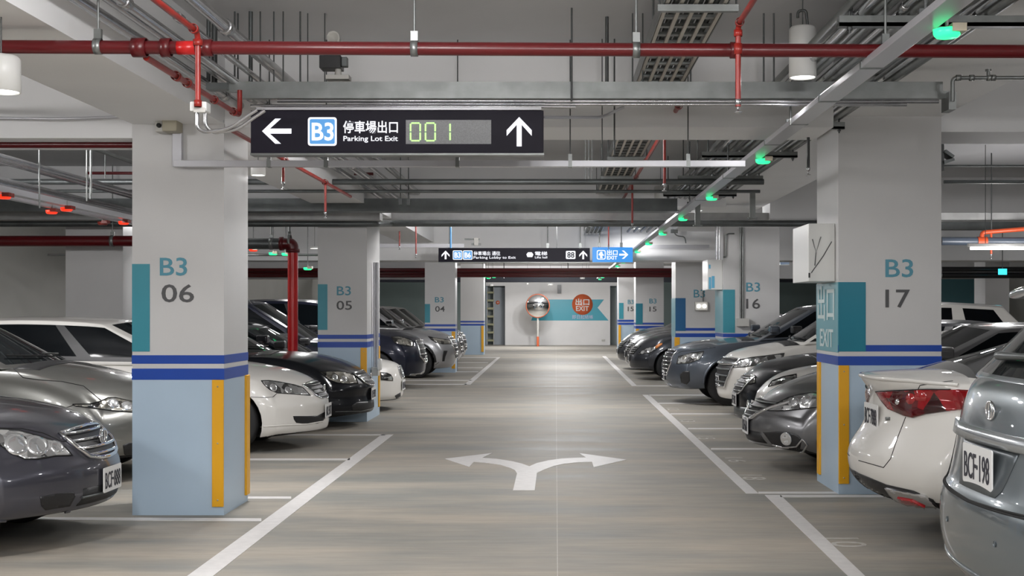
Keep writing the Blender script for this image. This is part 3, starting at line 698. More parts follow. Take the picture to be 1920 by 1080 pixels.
# --- right conduit bank
cols = 13
for k in range(cols):
    x = 1.50+k*0.066; zc = 3.045+(0.0 if k % 3 else 0.02)
    q = MB(); q.tube([(x, 2.5, zc), (x, 17.6, zc)], 0.021+0.005*(k % 2), 10)
    for yy in (5.0+0.37*k, 9.1+0.21*k, 13.0+0.3*k): q.lathe([(0.02,-0.04),(0.026,-0.04),(0.026,0.04),(0.02,0.04)], (x, yy, zc), 'y', 10)
    tag(q.build('conduit_pipe', M['conduit'] if k % 3 == 1 else M['galv']), 'grey conduit, %s from the lane side, in the wide bank by the 17 column' % ['first','second','third','fourth','fifth','sixth','seventh','eighth','ninth','tenth','eleventh','twelfth','last'][k], 'conduit', 'conduit bank beside the green lit trunking')
q = MB()
for k in range(9):
    x = 1.5+k*0.098; x2 = 1.95+random.uniform(-0.35, 0.4)
    q.tube(bend([(x, 17.6, 3.04), (x, 17.9, 3.03), (x2, 18.1, 2.95+random.uniform(-.08,.1)), (x2+random.uniform(-.2,.2), 18.2, 3.25)], 0.15), 0.02, 7)
tag(q.build('cable_bundle', M['rod']), 'tangle of dark cables at the far end of the conduit bank', 'cable bundle')
lab = ['topmost','second','third','fourth','fifth','sixth']
for i, (d, xa, xbb) in enumerate(((6.6,1.455,2.75),(10.3,1.45,2.32),(12.2,1.39,2.3),(14.35,1.37,2.32),(16.3,1.37,2.3))):
    h = empty('trapeze_hanger', (0, d, 2.985)); tag(h, lab[i]+' strut crossbar carrying the wide conduit bank, counted from the camera', 'trapeze hanger')
    q = MB(); q.box((xa,-0.03,-0.02),(xbb,0.03,0.0)); q.box((xa,-0.03,-0.02),(xbb,-0.026,0.035)); q.box((xa,0.026,-0.02),(xbb,0.03,0.035)); q.build('crossbar', M['galv'], h)
    for j, sx in enumerate((xa+0.06, xbb-0.04)):
        q = MB(); q.tube([(sx,0,-0.05),(sx,0,SLAB-2.985)], 0.007, 6); q.lathe([(0.014,-0.02),(0.014,-0.035)], (sx,0,0), 'z', 6); q.build('rod', M['rod'], h)
# far bank fragments above the blue sign
for k in range(5):
    q = MB(); q.tube([(1.35+k*0.12, 19.8, 3.0+0.02*(k%2)), (1.35+k*0.12, 24.0, 3.0)], 0.022, 8)
    tag(q.build('conduit_pipe', M['galvdark']), 'far grey conduit above the blue exit sign, %s from the left' % ['first','second','third','fourth','fifth'][k], 'conduit', 'far conduits above the blue exit sign')

# --- left silver conduits
for k, (x, z, r) in enumerate(((-2.33,3.02,0.030),(-2.22,3.05,0.022),(-2.12,3.02,0.026),(-2.0,3.06,0.020),(-1.88,3.12,0.035))):
    q = MB(); q.tube([(x, 2.5, z), (x, 18.6, z)], r, 12)
    for yy in (5.3+0.5*k, 9.0+0.3*k, 12.9+0.25*k): q.lathe([(r,-0.04),(r*1.3,-0.04),(r*1.3,0.04),(r,0.04)], (x, yy, z), 'y', 12)
    tag(q.build('conduit_pipe', M['conduit']), 'bright silver conduit running back along the left beam, %s from the left' % ['first','second','third','fourth','thick fifth'][k], 'conduit', 'silver conduits along the left beam')

# --- big strut carrier behind the main
d = 8.42
st = empty('strut_carrier', P(385, 170, d)); tag(st, 'long grey double strut carrying services above the lit sign', 'strut')
inv = Vector(st.location)
q = MB(); q.box(P(425, 153, d)-inv, P(1768, 172, d)-inv+Vector((0,0.05,0))); q.build('upper_rail', M['galv'], st)
q = MB(); q.box(P(445, 171, d-0.02)-inv, P(1782, 184, d-0.02)-inv+Vector((0,0.06,0))); q.build('lower_rail', M['galv'], st)
q = MB(); q.box(P(386, 155, d-0.05)-inv, P(426, 167, d-0.05)-inv+Vector((0,0.1,0))); q.build('end_bracket', M['galvdark'], st)
q = MB(); q.box(P(1779, 172, d-0.08)-inv, P(1793, 205, d-0.08)-inv+Vector((0,0.16,0))); q.build('end_bracket', M['galv'], st)
for i, (px0, px1, py, r) in enumerate(((520,1760,189,0.013),(640,1700,195,0.011),(470,1080,199,0.012))):
    q = MB(); q.tube([P(px0, py, d-0.02), P(px1, py+1.5, d-0.02)], r, 10)
    tag(q.build('conduit_pipe', M['conduit']), ['upper','middle','lower'][i]+' thin conduit clipped under the long strut above the lit sign', 'conduit')
for i, px in enumerate((652, 740, 810, 918)):
    w = 22
    e = empty('ceiling_box', P(px, 190, d+0.25)); tag(e, ['leftmost','second','third','rightmost'][i]+' of four small boxes between the strut and the lit sign', 'junction box')
    bx('housing', (-0.04,-0.06,0.0), (0.04,0.06,0.03), M['white'] if i in (0,3) else M['galv'], e, 0.004)
    q = MB(); q.lathe([(0.02,-0.004),(0.03,-0.008),(0.034,0.0)], (0,0,0), 'z', 16); q.build('ring', M['conduit'], e)
bx_ = bx('top_light_bar', P(480, 206, 8.2), P(1015, 201, 8.2)+Vector((0,0.1,0)), M['tray']); tag(bx_, 'pale metal bar along the top edge of the lit sign', 'bar')
# conduit loop from right of sign
q = MB(); q.tube(bend([P(1018, 220, 8.3), P(1130, 220, 8.9), P(1170, 200, 8.9)], 0.1), 0.011, 8); tag(q.build('bent_conduit', M['tray']), 'thin pale conduit leaving the right end of the lit sign', 'conduit')

# --- square section duct rods above the strut
NUMW = ['zero','one','two','three','four','five','six','seven','eight','nine','ten','eleven','twelve','thirteen','fourteen','fifteen']; n_rod_count = {}
rods = [(391,45,153,8.5,.014,'thick'),(402,0,155,8.5,.02,'grey'),(440,0,153,8.45,.006,'thin'),(446,0,153,8.5,.006,'thin'),(470,0,153,8.45,.014,'thick'),(488,0,153,8.45,.005,'thin'),(513.5,0,153,8.45,.005,'thin'),(531,0,153,8.45,.005,'thin'),(563,0,153,8.45,.006,'thin'),(577,106,153,8.5,.004,'thin'),(609,120,153,8.5,.004,'thin'),
        (1072,0,190,8.35,.006,'thin'),(1129,110,300,9.3,.004,'thin'),(1138,108,155,8.6,.012,'flat'),(1152,0,290,9.3,.006,'thin'),(1186,0,155,8.5,.005,'thin'),(1205,0,155,8.5,.005,'thin'),(1225,0,70,7.6,.006,'thin'),(1295,140,155,8.5,.006,'thin'),(1432,108,155,8.5,.006,'thin'),(1451,108,155,8.5,.006,'thin'),(1597,0,45,6.65,.006,'thin'),(6,0,112,6.6,.006,'thin'),
        (1308,240,300,12.2,.005,'thin'),(1328,240,300,12.2,.005,'thin'),(1361,235,292,12.2,.005,'thin'),(1396,200,240,10.3,.005,'thin'),(1098,255,335,12,.004,'thin'),(1104,250,335,12,.004,'thin'),(1110,250,335,12,.004,'thin'),(1044,220,465,20,.006,'thin')]
for (px, y0, y1, d_, r, k) in rods:
    q = MB(); zt2 = SLAB if y0 <= 60 or d_ > 9 else SLAB
    x = XX(px, d_); q.tube([(x, d_, min(SLAB, SLAB)), (x, d_, ZZ(y1, d_))], r, 8)
    side = 'left of the lit sign' if px < 700 else ('by the ladder tray' if px < 1240 else 'near the conduit bank')
    n_rod = n_rod_count[side] = n_rod_count.get(side, 0)+1; tag(q.build('hanger_rod', M['rod'] if k != 'thick' else M['galvdark']), k+' steel rod '+side+', number '+NUMW[n_rod]+' of that cluster', 'hanger rod', 'hanger rods '+side)
for i, (px, d_) in enumerate(((751, 14.7), (766, 14.7))):
    q = MB(); x = XX(px, d_); q.tube([(x, d_, SLAB), (x, d_, ZZ(372, d_))], 0.006, 8); q.box((x-.02,d_-.02,ZZ(384,d_)), (x+.02,d_+.02,ZZ(373,d_)))
    tag(q.build('hanger_rod', M['rod']), ['left','right'][i]+' of two rods with dark block ends below the lit sign', 'hanger rod')

# --- camera / siren unit standing on the strut
cu = empty('camera_unit', P(628, 150, 8.44)); tag(cu, 'black and grey camera unit with horn standing on the strut, half behind the red main', 'security camera')
u = 8.44/F
bx('foot_plate', (-16*u,-0.04,0), (28*u,0.06,8*u), M['boxgrey'], cu, 0.002)
bx('camera_body', (-27*u,-0.05,20*u), (13*u,0.09,44*u), M['black'], cu, 0.004)
q = MB(); q.tube([(6*u,0,7*u),(6*u,0,24*u)], 6*u, 12, radii=[7*u,5*u]); q.build('ball_mount', M['boxgrey'], cu)
q = MB(); q.lathe([(0.0,-0.02),(3*u,-0.03),(9*u,-0.06),(12*u,-0.07),(12*u,-0.05),(9*u,0.0),(9*u,0.04),(0,0.05)], (0*u,0,76*u), 'y', 18); q.build('horn', M['boxgrey'], cu)
bx('horn_arm', (-6*u,-0.01,40*u), (10*u,0.03,74*u), M['boxgrey'], cu, 0.003)
bx('side_visor', (13*u,-0.03,24*u), (24*u,0.03,42*u), M['galvdark'], cu, 0.005)

# --- junction box and looping cables on the left drop
jb = empty('junction_box', P(376, 206, 6.0)); tag(jb, 'white junction box with two hanging conduit loops left of the lit sign', 'junction box')
u = 6.0/F
bx('housing', (-17*u,-0.03,-4*u), (14*u,0.05,14*u), M['white'], jb, 0.005)
bx('cover_plate', (-9*u,-0.04,-7*u), (13*u,-0.028,2*u), M['boxgrey'], jb, 0.002)
for k, (x0, x1, dy) in enumerate(((-6, 60, 0), (7, 75, 0.02))):
    q = MB(); q.tube(bend([(x0*u,dy,-4*u),(x0*u,dy,-34*u-k*-6*u),((x0+14)*u,dy,-42*u),((x0+60)*u,dy,-36*u),((x0+90)*u,dy,-14*u),((x0+112)*u,dy,0)], 0.06), 0.0085, 8); q.build('flexible_conduit', M['conduit'], jb)

# --- white trunking across the lane with leg on column 06
tr = empty('cable_trunking', P(325, 307, 9.32)); tag(tr, 'white trunking crossing the lane below the lit sign, with a leg on the 06 column', 'cable trunking')
inv = Vector(tr.location); d = 9.30
q = MB(); q.box(P(325, 312.5, d)-inv, P(1398, 300.5, d)-inv+Vector((0,0.06,0))); q.build('cross_run', M['tray'], tr, 0.003)
q = MB(); q.box(P(323, 312, 9.37)-inv, P(340, 240, 9.37)-inv+Vector((0,0.05,0))); q.build('upright_leg', M['tray'], tr, 0.003)
for i, px in enumerate((505, 612, 858, 1069, 1290)):
    h = empty('trunking_hanger', P(px, 306, d+0.03)); tag(h, ['far left','left','middle','right','far right'][i]+' hanger of the white trunking that crosses the lane', 'trunking hanger')
    u = d/F; q = MB(); q.box((-3.5*u,-0.036,-8*u),(3.5*u,0.036,7*u)); q.box((-3.5*u,-0.02,7*u),(3.5*u,0.0,17*u)); q.build('bracket', M['galv'], h)
    q = MB(); q.tube([(0,0,10*u),(0,0,SLAB-h.location.z)], 0.005, 6); q.build('rod', M['rod'], h)
# --- diagonal trunking with green indicators
xt = 1.56; zt = 2.70
t2 = empty('cable_trunking', (xt, 3.0, zt)); tag(t2, 'long white trunking receding on the right, carrying the green indicator lamps', 'cable trunking')
q = MB(); q.box((-0.055, -0.5, 0), (0.055, 44.0, 0.035)); q.build('trunking_body', M['tray'], t2, 0.003)
for yy in (3.3, 4.3, 5.2, 6.2, 8.5, 10.8):
    q = MB(); q.box((-0.058, yy, -0.003), (0.058, yy+0.03, 0.038)); q.build('joint_cover', M['galv'], t2)
def indicator(x, y, z, m, label, cat='indicator lamp', group=None, sc=1.0, mir=1, housing=None):
    e = empty('parking_indicator', (x, y, z)); tag(e, label, cat, group)
    s = sc
    q = MB(); q.lathe([(0,0.0),(0.045*s,0.0),(0.058*s,0.012*s),(0.06*s,0.035*s),(0.0,0.037*s)], (0,0,0), 'z', 8); q.build('lamp_cover', m, e)
    q = MB(); q.box((0.005*mir*s,-0.063*s,0.016*s),(0.065*mir*s,0.05*s,0.05*s)); q.build('housing', housing or M['screwgrey'], e)
    q = MB(); q.tube([(0,0,0.03*s),(0,0,0.10*s)], 0.008*s, 6); q.build('stem', M['galv'], e)
gy = [5.4, 10.0, 13.3, 16.3, 19.4, 22.3]
for i, y in enumerate(gy):
    indicator(xt+0.06+(0.03 if i==0 else 0.0), y, 2.655, M['greenglow'], 'lit green indicator lamp on the white trunking, %s from the camera' % ['nearest','second','third','fourth','fifth','sixth'][i])
for i in range(9):
    indicator(xt+0.06, 25.3+i*2.7, 2.655, M['greenglow'], 'small far green indicator lamp beyond the blue exit sign, %s of its row' % ['first','second','third','fourth','fifth','sixth','seventh','eighth','last'][i], group='far green indicators')
# vertical droppers of the trunking
for i, y in enumerate((5.4, 8.5, 11.6, 14.9, 19.6)):
    q = MB(); q.tube([(xt, y, 2.76), (xt, y, SLAB)], 0.007, 6); q.box((xt-.03,y-.015,2.755),(xt+.03,y+.015,2.775))
    tag(q.build('hanger_rod', M['rod']), 'rod holding the diagonal white trunking, %s from the camera' % ['nearest','second','third','fourth','fifth'][i], 'hanger rod')

# --- wide flat posts below bank
for i, (px, y0, y1, d_) in enumerate(((1308, 385, 424, 17.0), (1411, 348, 410, 17.0))):
    x = XX(px, d_); q = MB(); q.box((x-0.035, d_-0.02, ZZ(y1, d_)), (x+0.035, d_+0.02, SLAB)); q.box((x-0.06, d_-0.05, ZZ(y1, d_)), (x+0.06, d_+0.03, ZZ(y1, d_)+0.015))
    tag(q.build('drop_bracket', M['galv']), ['left','right'][i]+' flat steel drop bracket behind the conduit bank', 'bracket')

# --- transverse pipes
pipe('service_pipe', [P(-590, 341, 14.0), P(1432, 341, 14.0)], 0.032, M['galvdark'], 'upper dark grey pipe crossing behind the lit sign')
pipe('service_pipe', [P(-700, 358, 14.5), P(1425, 359, 14.5)], 0.018, M['galvdark'], 'thin dark pipe crossing just under the upper grey pipe')
pipe('service_pipe', bend([P(-260, 419, 17.3), Vector((XX(706,17.3),17.3,ZZ(419,17.3))), Vector((XX(706,17.3),18.75,ZZ(419,18.75))), P(1700, 419, 18.75)], 0.1), 0.047, M['galvdark'], 'thick low grey pipe crossing in front of the 05 and 16 columns')
o = bx('flat_duct', P(-300, 396, 16.3), P(1270, 372, 16.3)+Vector((0,0.3,0)), M['galvdark']); tag(o, 'flat grey duct crossing behind the pipes below the lit sign', 'duct')
q = MB(); q.box(P(-300, 412, 16.9), P(712, 399, 16.9)+Vector((0,0.28,0))); o = q.build('wide_cable_tray', M['traypale']); q = MB(); q.box(P(640, 412, 19.0), P(1640, 399, 19.0)+Vector((0,0.28,0))); tag(q.build('wide_cable_tray', M['traypale']), 'pale flat cable tray over the lane behind the trapeze hangers', 'cable tray'); tag(o, 'pale flat cable tray above the thick low grey pipe, left of the lane', 'cable tray')
# trunking with box left of the portal
q = MB(); q.box(P(646, 464, 22), P(870, 457, 22)+Vector((0,.05,0))); q.box(P(646, 464, 22), P(653, 426, 22)+Vector((0,.05,0))); tag(q.build('cable_trunking', M['tray']), 'pale trunking turning along the beam right of the 05 column top', 'cable trunking')
q = MB(); q.box(P(1150, 466, 25.3), P(1330, 459, 25.3)+Vector((0,.05,0))); tag(q.build('cable_trunking', M['tray']), 'pale trunking along the beam right of the blue exit sign', 'cable trunking')
q = MB(); q.tube(bend([P(1262, 432, 25), P(1268, 442, 25), P(1284, 444, 25), P(1286, 456, 25)], .05), 0.012, 8); q.box(P(1258,437,25), P(1271,430,25)+Vector((0,.08,0))); tag(q.build('bent_conduit', M['galv']), 'crooked small conduit with a box on the beam above the emergency light', 'conduit')
q = MB(); q.tube(bend([P(845, 426, 20), P(845, 465, 20)], .05), 0.014, 8); tag(q.build('blue_pipe', mat('blue_pipe',(0.08,0.30,0.60),0.4)), 'short thin blue pipe above the left end of the long direction sign', 'pipe')
e = empty('ceiling_sensor', P(893, 460, 23)); tag(e, 'small metal sensor hanging above the long direction sign', 'sensor')
u = 23/F; bx('arm', (-22*u,0,10*u), (6*u,0.03,13*u), M['galv'], e); bx('sensor_head', (-4*u,-0.03,0), (4*u,0.05,14*u), M['boxgrey'], e, 0.004); bx('foot', (-9*u,0,0), (9*u,0.03,4*u), M['galv'], e)

# --- pipework right of column 17 top
gp = empty('grey_water_pipe', P(1790, 146, 8.3)); tag(gp, 'grey steel pipe with a valve tee leaving the strut end at the upper right', 'pipe')
inv = Vector(gp.location)
q = MB(); q.tube([p-inv for p in bend([P(1786, 190, 8.3), P(1786, 146, 8.3), P(2100, 146, 8.3)], .03)], 0.013, 10); q.build('pipe_run', M['galv'], gp)
for px in (1797, 1822, 1855, 1862): ring(gp, P(px, 146, 8.3)-inv, 'x', 0.02, 0.03, M['galv'])
q = MB(); q.tube([P(1853,146,8.3)-inv, P(1853,132,8.3)-inv], 0.012, 8); q.tube([P(1853,134,8.3)-inv, P(1853,130,8.3)-inv], 0.02, 8); q.build('valve', M['galv'], gp)

# --- right bay services
pipe('service_pipe', [P(1770, 341, 14.2), P(2500, 341, 14.2)], 0.02, M['galvdark'], 'thin dark pipe across the bay right of the 17 column')
pipe('service_pipe', [P(1770, 311, 15.0), P(2500, 311, 15.0)], 0.012, M['galvdark'], 'thinnest upper rail across the bay right of the 17 column')
o = bx('wide_cable_tray', P(1760, 412, 16.2), P(2500, 399, 16.2)+Vector((0,0.28,0)), M['traypale']); tag(o, 'pale flat cable tray in the bay right of the 17 column', 'cable tray')
o = bx('flat_duct', P(1760, 430, 16.6), P(2500, 416, 16.6)+Vector((0,0.25,0)), M['galvdark']); tag(o, 'dark flat duct in the bay right of the 17 column', 'duct')
dp = 16.0
rp = empty('grooved_pipe', P(1840, 452, dp)); tag(rp, 'thick dark pipe with an orange red tee in the bay right of the 17 column', 'pipe')
inv = Vector(rp.location)
q = MB(); q.tube([P(1765,452,dp)-inv, P(2400,455,dp)-inv], 0.052, 18); q.build('pipe_run', mat('pipe_dark_blue',(0.06,0.075,0.10),0.35), rp)
q = MB(); q.tube([P(1832,453,dp)-inv, P(1850,453,dp)-inv], 0.062, 18); q.tube([p-inv for p in bend([P(1841,450,dp), P(1841,436,dp), P(1862,434,dp), P(2100,415,dp)], .08)], 0.028, 12); q.build('orange_tee', mat('tee_orange',(0.50,0.07,0.02),0.35), rp)
sprinkler(XX(1858.5,dp), dp, ZZ(434,dp), ZZ(481,dp), 'orange red sprinkler drop in the bay right of the 17 column', mat('tee_orange',(0.50,0.07,0.02)), 0.014)
q = MB(); q.tube([(XX(1859,dp), dp, SLAB), (XX(1859,dp), dp, ZZ(434,dp))], 0.008, 6); tag(q.build('hanger_rod', M['rod']), 'rod above the orange red tee', 'hanger rod')
pipe('service_pipe', [P(1765, 505, 24.2), P(2400, 505, 24.2)], 0.05, M['black'], 'black low pipe far behind in the right bay, upper one')
pipe('service_pipe', [P(1765, 516, 24.3), P(2400, 516, 24.3)], 0.06, M['black'], 'black low pipe far behind in the right bay, lower one')
e = empty('exit_light', P(1880, 510, 23.7)); tag(e, 'lit cyan exit light in the far right bay', 'exit light')
bx('lit_face', (-0.075,-0.02,-0.05), (0.075,0.03,0.06), M['cyanglow'], e, 0.004)
q = MB(); q.tube([(0,0.01,0.05),(0,0.01,SLAB-e.location.z)], 0.008, 6); q.build('rod', M['rod'], e)

# --- left bay services
pipe('sprinkler_main_pipe', [P(-700, 271, 9.7), P(252, 271.5, 9.7)], 0.026, M['red'], 'red pipe tight under the beam left of the 06 column', n=16)
pipe('sprinkler_main_pipe', [P(165, 324.5, 15.5), P(700, 326, 15.5)], 0.018, M['red'], 'thin red pipe below the high red pipe in the left bay')
q_ = pipe('sprinkler_main_pipe', [P(-700, 452, 17.2), P(262, 452, 17.2)], 0.072, M['red'], 'thick dark red pipe crossing low in the left bay', n=20)
for i, (xw, zw, r, m) in enumerate(((-4.95,2.64,0.06,M['conduit']),(-4.6,2.78,0.03,M['conduit']),(-4.78,2.80,0.03,M['conduit']),(-4.2,2.98,0.02,M['galv']))):
    q = MB(); q.tube([(xw, 6.5, zw), (xw, 15.9, zw)], r, 12)
    tag(q.build('conduit_pipe', m), 'silver pipe running back through the left bay, %s from below' % ['first thick','second thin','third','fourth'][i], 'conduit')
q = MB(); q.box((-4.52, 6.5, 2.46), (-4.44, 16.9, 2.51)); q.box((-4.76, 6.5, 2.47), (-4.70, 16.9, 2.50)); tag(q.build('cable_trunking', M['tray']), 'white trunking in the left bay carrying the red indicator lamps', 'cable trunking')
for i, (px, py, m, n_) in enumerate(((8,369,M['redglow'],'leftmost'),(97,397,M['redglow'],'second from left'),(125,392,M['redglow'],'third from left'),(193,418,M['redoff'],'unlit fourth'),(232,417,M['redglow'],'fifth, beside the 06 column,'))):
    d_ = (2.47-H)*F/(VY-py+0.0)
    d_ = (2.43-H)*F/(VY-py)
    indicator(XX(px, d_), d_, ZZ(py+4, d_), m, n_+' red indicator lamp under the left bay trunking', housing=M['redoff'], sc=0.95)
for px_, py_, d_ in ((475,469,21),(512,476,21),(536,477,21),(577,504,21),(905,518,40),(911,521,40),(916,522,40),(924,521,40)):
    q = MB(); x_ = XX(px_, d_); q.tube([(x_, d_, ZZ(py_, d_)+0.08), (x_, d_, SLAB)], 0.006, 6); tag(q.build('hanger_rod', M['rod']), 'thin rod above the indicator lamp' + (' left of the 05 column, ' if px_ < 700 else ' left of the lane end, ')+{475:'leftmost',512:'second',536:'third',577:'rightmost',905:'leftmost',911:'second',916:'third',924:'rightmost'}[px_], 'hanger rod', 'rods of the far left indicators')
for i, (px, py, m) in enumerate(((475,469,M['redglow']),(512,476,M['greenglow']),(536,477,M['greenglow']),(577,504,M['greenglow']))):
    indicator(XX(px,21), 21, ZZ(py,21)-0.02, m, ['red indicator lamp beside the riser elbow','green indicator lamp below the grey run, left one','green indicator lamp hidden close to the red riser','lone green indicator lamp between the riser and the 05 column'][i], sc=1.2)
q = MB(); q.tube([P(90,478,21.3), P(700,478,21.3)], 0.02, 8); tag(q.build('service_pipe', M['galv']), 'thin pipe above the green indicators left of the 05 column', 'pipe')
for i, (px, py) in enumerate(((902,517),(909,520.5),(916,523),(926,521))):
    indicator(XX(px,40), 40, ZZ(py,40), M['greenglow'], 'tiny far green indicator lamp left of the lane end, %s of four' % ['leftmost','second','third','rightmost'][i], group='far green indicators left of the lane end', sc=1.0)
for i, (px, y0, y1, d_) in enumerate(((74,240,405,11.0),(171,255,378,11.0),(163,255,392,11.5),(197,255,355,14),(381/2.25,268,388,12.5))):
    q = MB(); x = XX(px, d_); q.tube([(x, d_, SLAB), (x, d_, ZZ(y1-15, d_))], 0.007, 8)
    tag(q.build('hanger_rod', M['galv']), 'steel hanger rod in the left bay, '+['leftmost','longest of the middle pair','shorter of the middle pair','farthest one','one close to the column'][i], 'hanger rod', 'hanger rods in the left bay')
# far red pipes beyond the second beam
for i, (py, r, d_) in enumerate(((506, 0.045, 33), (512, 0.05, 33.4), (517.5, 0.035, 33.2))):
    pipe('sprinkler_main_pipe', [P(400, py, d_), P(1400, py, d_)], r, M['red'], 'far dark red pipe above the lane end, %s of three' % ['upper','middle','lower'][i])
o = bx('far_duct', P(600, 529, 50), P(1500, 519, 50)+Vector((0,0.5,0)), mat('duct_navy',(0.03,0.035,0.05),0.5)); tag(o, 'dark duct across the lane end in front of the white wall top', 'duct')

# ================================================================ LAMPS
def spot(parent, loc, w, size, ang, name='lamp_light'):
    l = bpy.data.lights.new(name, 'AREA'); l.shape = 'DISK'; l.size = size; l.energy = w; l.color = LIGHT_COL; l.spread = ang
    o = bpy.data.objects.new(name, l); COL.objects.link(o); o.location = loc; o.parent = parent; return o
def can_lamp(x, y, z, label, group=None, r=0.09, h=0.33, w=None, hook=False):
    e = empty('can_lamp', (x, y, z)); tag(e, label, 'ceiling lamp', group)
    q = MB(); q.lathe([(r*0.93, 0.0), (r, 0.0), (r, h), (r*0.85, h+0.015), (0, h+0.02)], (0,0,0), 'z', 32); q.build('lamp_can', M['white'], e)
    q = MB(); q.lathe([(0, 0.006), (r*0.93, 0.006)], (0,0,0), 'z', 32); q.build('diffuser', M['lampglow'], e)
    q = MB()
    if hook:
        q.tube(bend([(-0.03,0,h+0.07),(-0.03,0,h+0.11),(0.02,0,h+0.12),(0.03,0,h+0.02)], 0.03), 0.009, 8)
    q.tube([(0,0,h+0.01), (0,0,SLAB-z)], 0.004, 6); q.build('suspension', M['rod'], e)
    spot(e, (0,0,-0.01), LAMP_W*(w or 1), r*1.8, math.radians(172))
    return e
can_lamp(XX(1505,7.85), 7.85, ZZ(146,7.85), 'nearest white can lamp hanging on a hook, upper right, behind the red main', w=0.6, hook=True, r=0.083, h=0.298)
can_lamp(XX(1238.5,17.2), 17.2, ZZ(385,17.2), 'middle white can lamp hanging left of the green lit trunking', r=0.085, h=0.24, w=0.6)
can_lamp(XX(1194,25.0), 25.0, ZZ(429,25.0), 'far white can lamp hanging beside the red drop', r=0.09, h=0.2, w=0.35)
can_lamp(XX(2,6.0), 6.0, ZZ(173,6.0), 'white can lamp at the left picture edge', r=0.088, h=0.155)
can_lamp(XX(484,10.6), 10.6, ZZ(329,10.6), 'white can lamp with a lit rim beside the 06 column, below the sign', r=0.06, h=0.09)
can_lamp(XX(590,23.5), 23.5, ZZ(466,23.5), 'thin disc lamp hanging left of the 05 column', r=0.085, h=0.02)
can_lamp(XX(1104,34), 34, ZZ(512,34), 'far can lamp beyond the blue exit sign, right of three', r=0.08, h=0.1)
can_lamp(XX(1100,42), 42, ZZ(516,42), 'far can lamp beyond the blue exit sign, middle of three', r=0.09, h=0.15)
can_lamp(XX(1092,47), 47, ZZ(523,47), 'far can lamp beyond the blue exit sign, left of three', r=0.09, h=0.15)
can_lamp(XX(1032,54), 54, ZZ(534.5,54), 'wide lit disc lamp above the black wall box at the lane end', r=0.13, h=0.05, w=1.0)
can_lamp(XX(921,53.5), 53.5, ZZ(536,53.5), 'warm lit disc lamp above the stair recess at the lane end', r=0.09, h=0.05)
can_lamp(XX(989,53), 53, ZZ(533,53), 'tiny lit disc lamp above the convex mirror', r=0.05, h=0.03, w=0.4)
# unseen can lamps added outside the view to light the place
for i, (x, y) in enumerate(((1.6,3.2),(-1.2,2.2),(1.6,-1.8),(-2.6,-1.0),(-0.2,-3.0))):
    can_lamp(x, y, 3.02, 'unseen white can lamp added to light the lane, '+['right, ahead of the camera','left, beside the camera','right, behind the camera','left, behind the camera','in the middle, farthest behind'][i], group='added unseen can lamps', w=1.0)
def batten(x, y, z, along='x', ln=1.2, w=1.0, label='', group=None):
    e = empty('batten_lamp', (x, y, z)); tag(e, label, 'ceiling lamp', group)
    a = ln/2
    if along == 'x':
        bx('lamp_body', (-a,-0.03,0.02), (a,0.03,0.06), M['white'], e, 0.004); q = MB(); q.tube([(-a+.03,0,0.0),(a-.03,0,0.0)], 0.014, 10); sx, sy = ln, 0.05
        rp = [(-a*0.7,0),(a*0.7,0)]
    else:
        bx('lamp_body', (-0.03,-a,0.02), (0.03,a,0.06), M['white'], e, 0.004); q = MB(); q.tube([(0,-a+.03,0.0),(0,a-.03,0.0)], 0.014, 10); sx, sy = 0.05, ln
        rp = [(0,-a*0.7),(0,a*0.7)]
    q.build('tube_lamp', M['lampglow'], e)
    q = MB()
    for (u_, v_) in rp: q.tube([(u_,v_,0.05),(u_,v_,SLAB-z)], 0.004, 6)
    q.build('suspension', M['rod'], e)
    for dx_ in (-0.3, 0.3):
        l = bpy.data.lights.new('lamp_light', 'POINT'); l.shadow_soft_size = 0.12; l.energy = BATTEN_W*w*0.5; l.color = LIGHT_COL
        o = bpy.data.objects.new('lamp_light', l); COL.objects.link(o); o.location = (dx_ if along == 'x' else 0, 0 if along == 'x' else dx_, -0.14); o.parent = e
batten(XX(1925,15.2), 15.2, ZZ(466,15.2), 'x', 1.4, 0.6, 'white fluorescent batten at the right picture edge')
FILL_BATTENS = [(-1.0,4.6,3.1,0.8),(0.9,1.8,2.9,1.8),(-0.2,-1.0,2.7,1.2),(-0.6,11.1,3.15,0.8),(0.2,19.9,3.22,3.0),(0.3,27.7,2.95,1.1),(0.3,35.0,3.0,1.3),(0.3,43.5,3.22,3.0),(-0.2,50.5,3.1,5.0),  # added fill lights
 (-5.6,4.6,3.15,1.8),(-5.6,11.3,3.1,1.8),(-5.9,19.1,3.05,1.0),(-5.5,27.8,2.85,0.4),(-5.5,36,2.85,0.3),
 (4.9,4.4,3.15,0.85),(5.6,12.3,3.0,0.06),(6.0,20.8,3.12,0.3),(5.6,27.8,2.85,0.4),(5.5,37,2.85,0.3),(11.5,12.5,3.15,0.2),(12,24,3.0,0.4)]
zc_ = {}
for i, (x, y, z, w) in enumerate(FILL_BATTENS):
    zone = 'lane' if abs(x) < 2 else ('left bays' if x < 0 else ('right bays' if x < 8 else 'far right bays')); zc_[zone] = zc_.get(zone, -1)+1
    batten(x, y, z, 'x', 1.2, w, 'unseen fill batten added over the %s, %s from the camera end' % (zone, ['first','second','third','fourth','fifth','sixth','seventh','eighth','ninth'][zc_[zone]]), 'added fill battens')

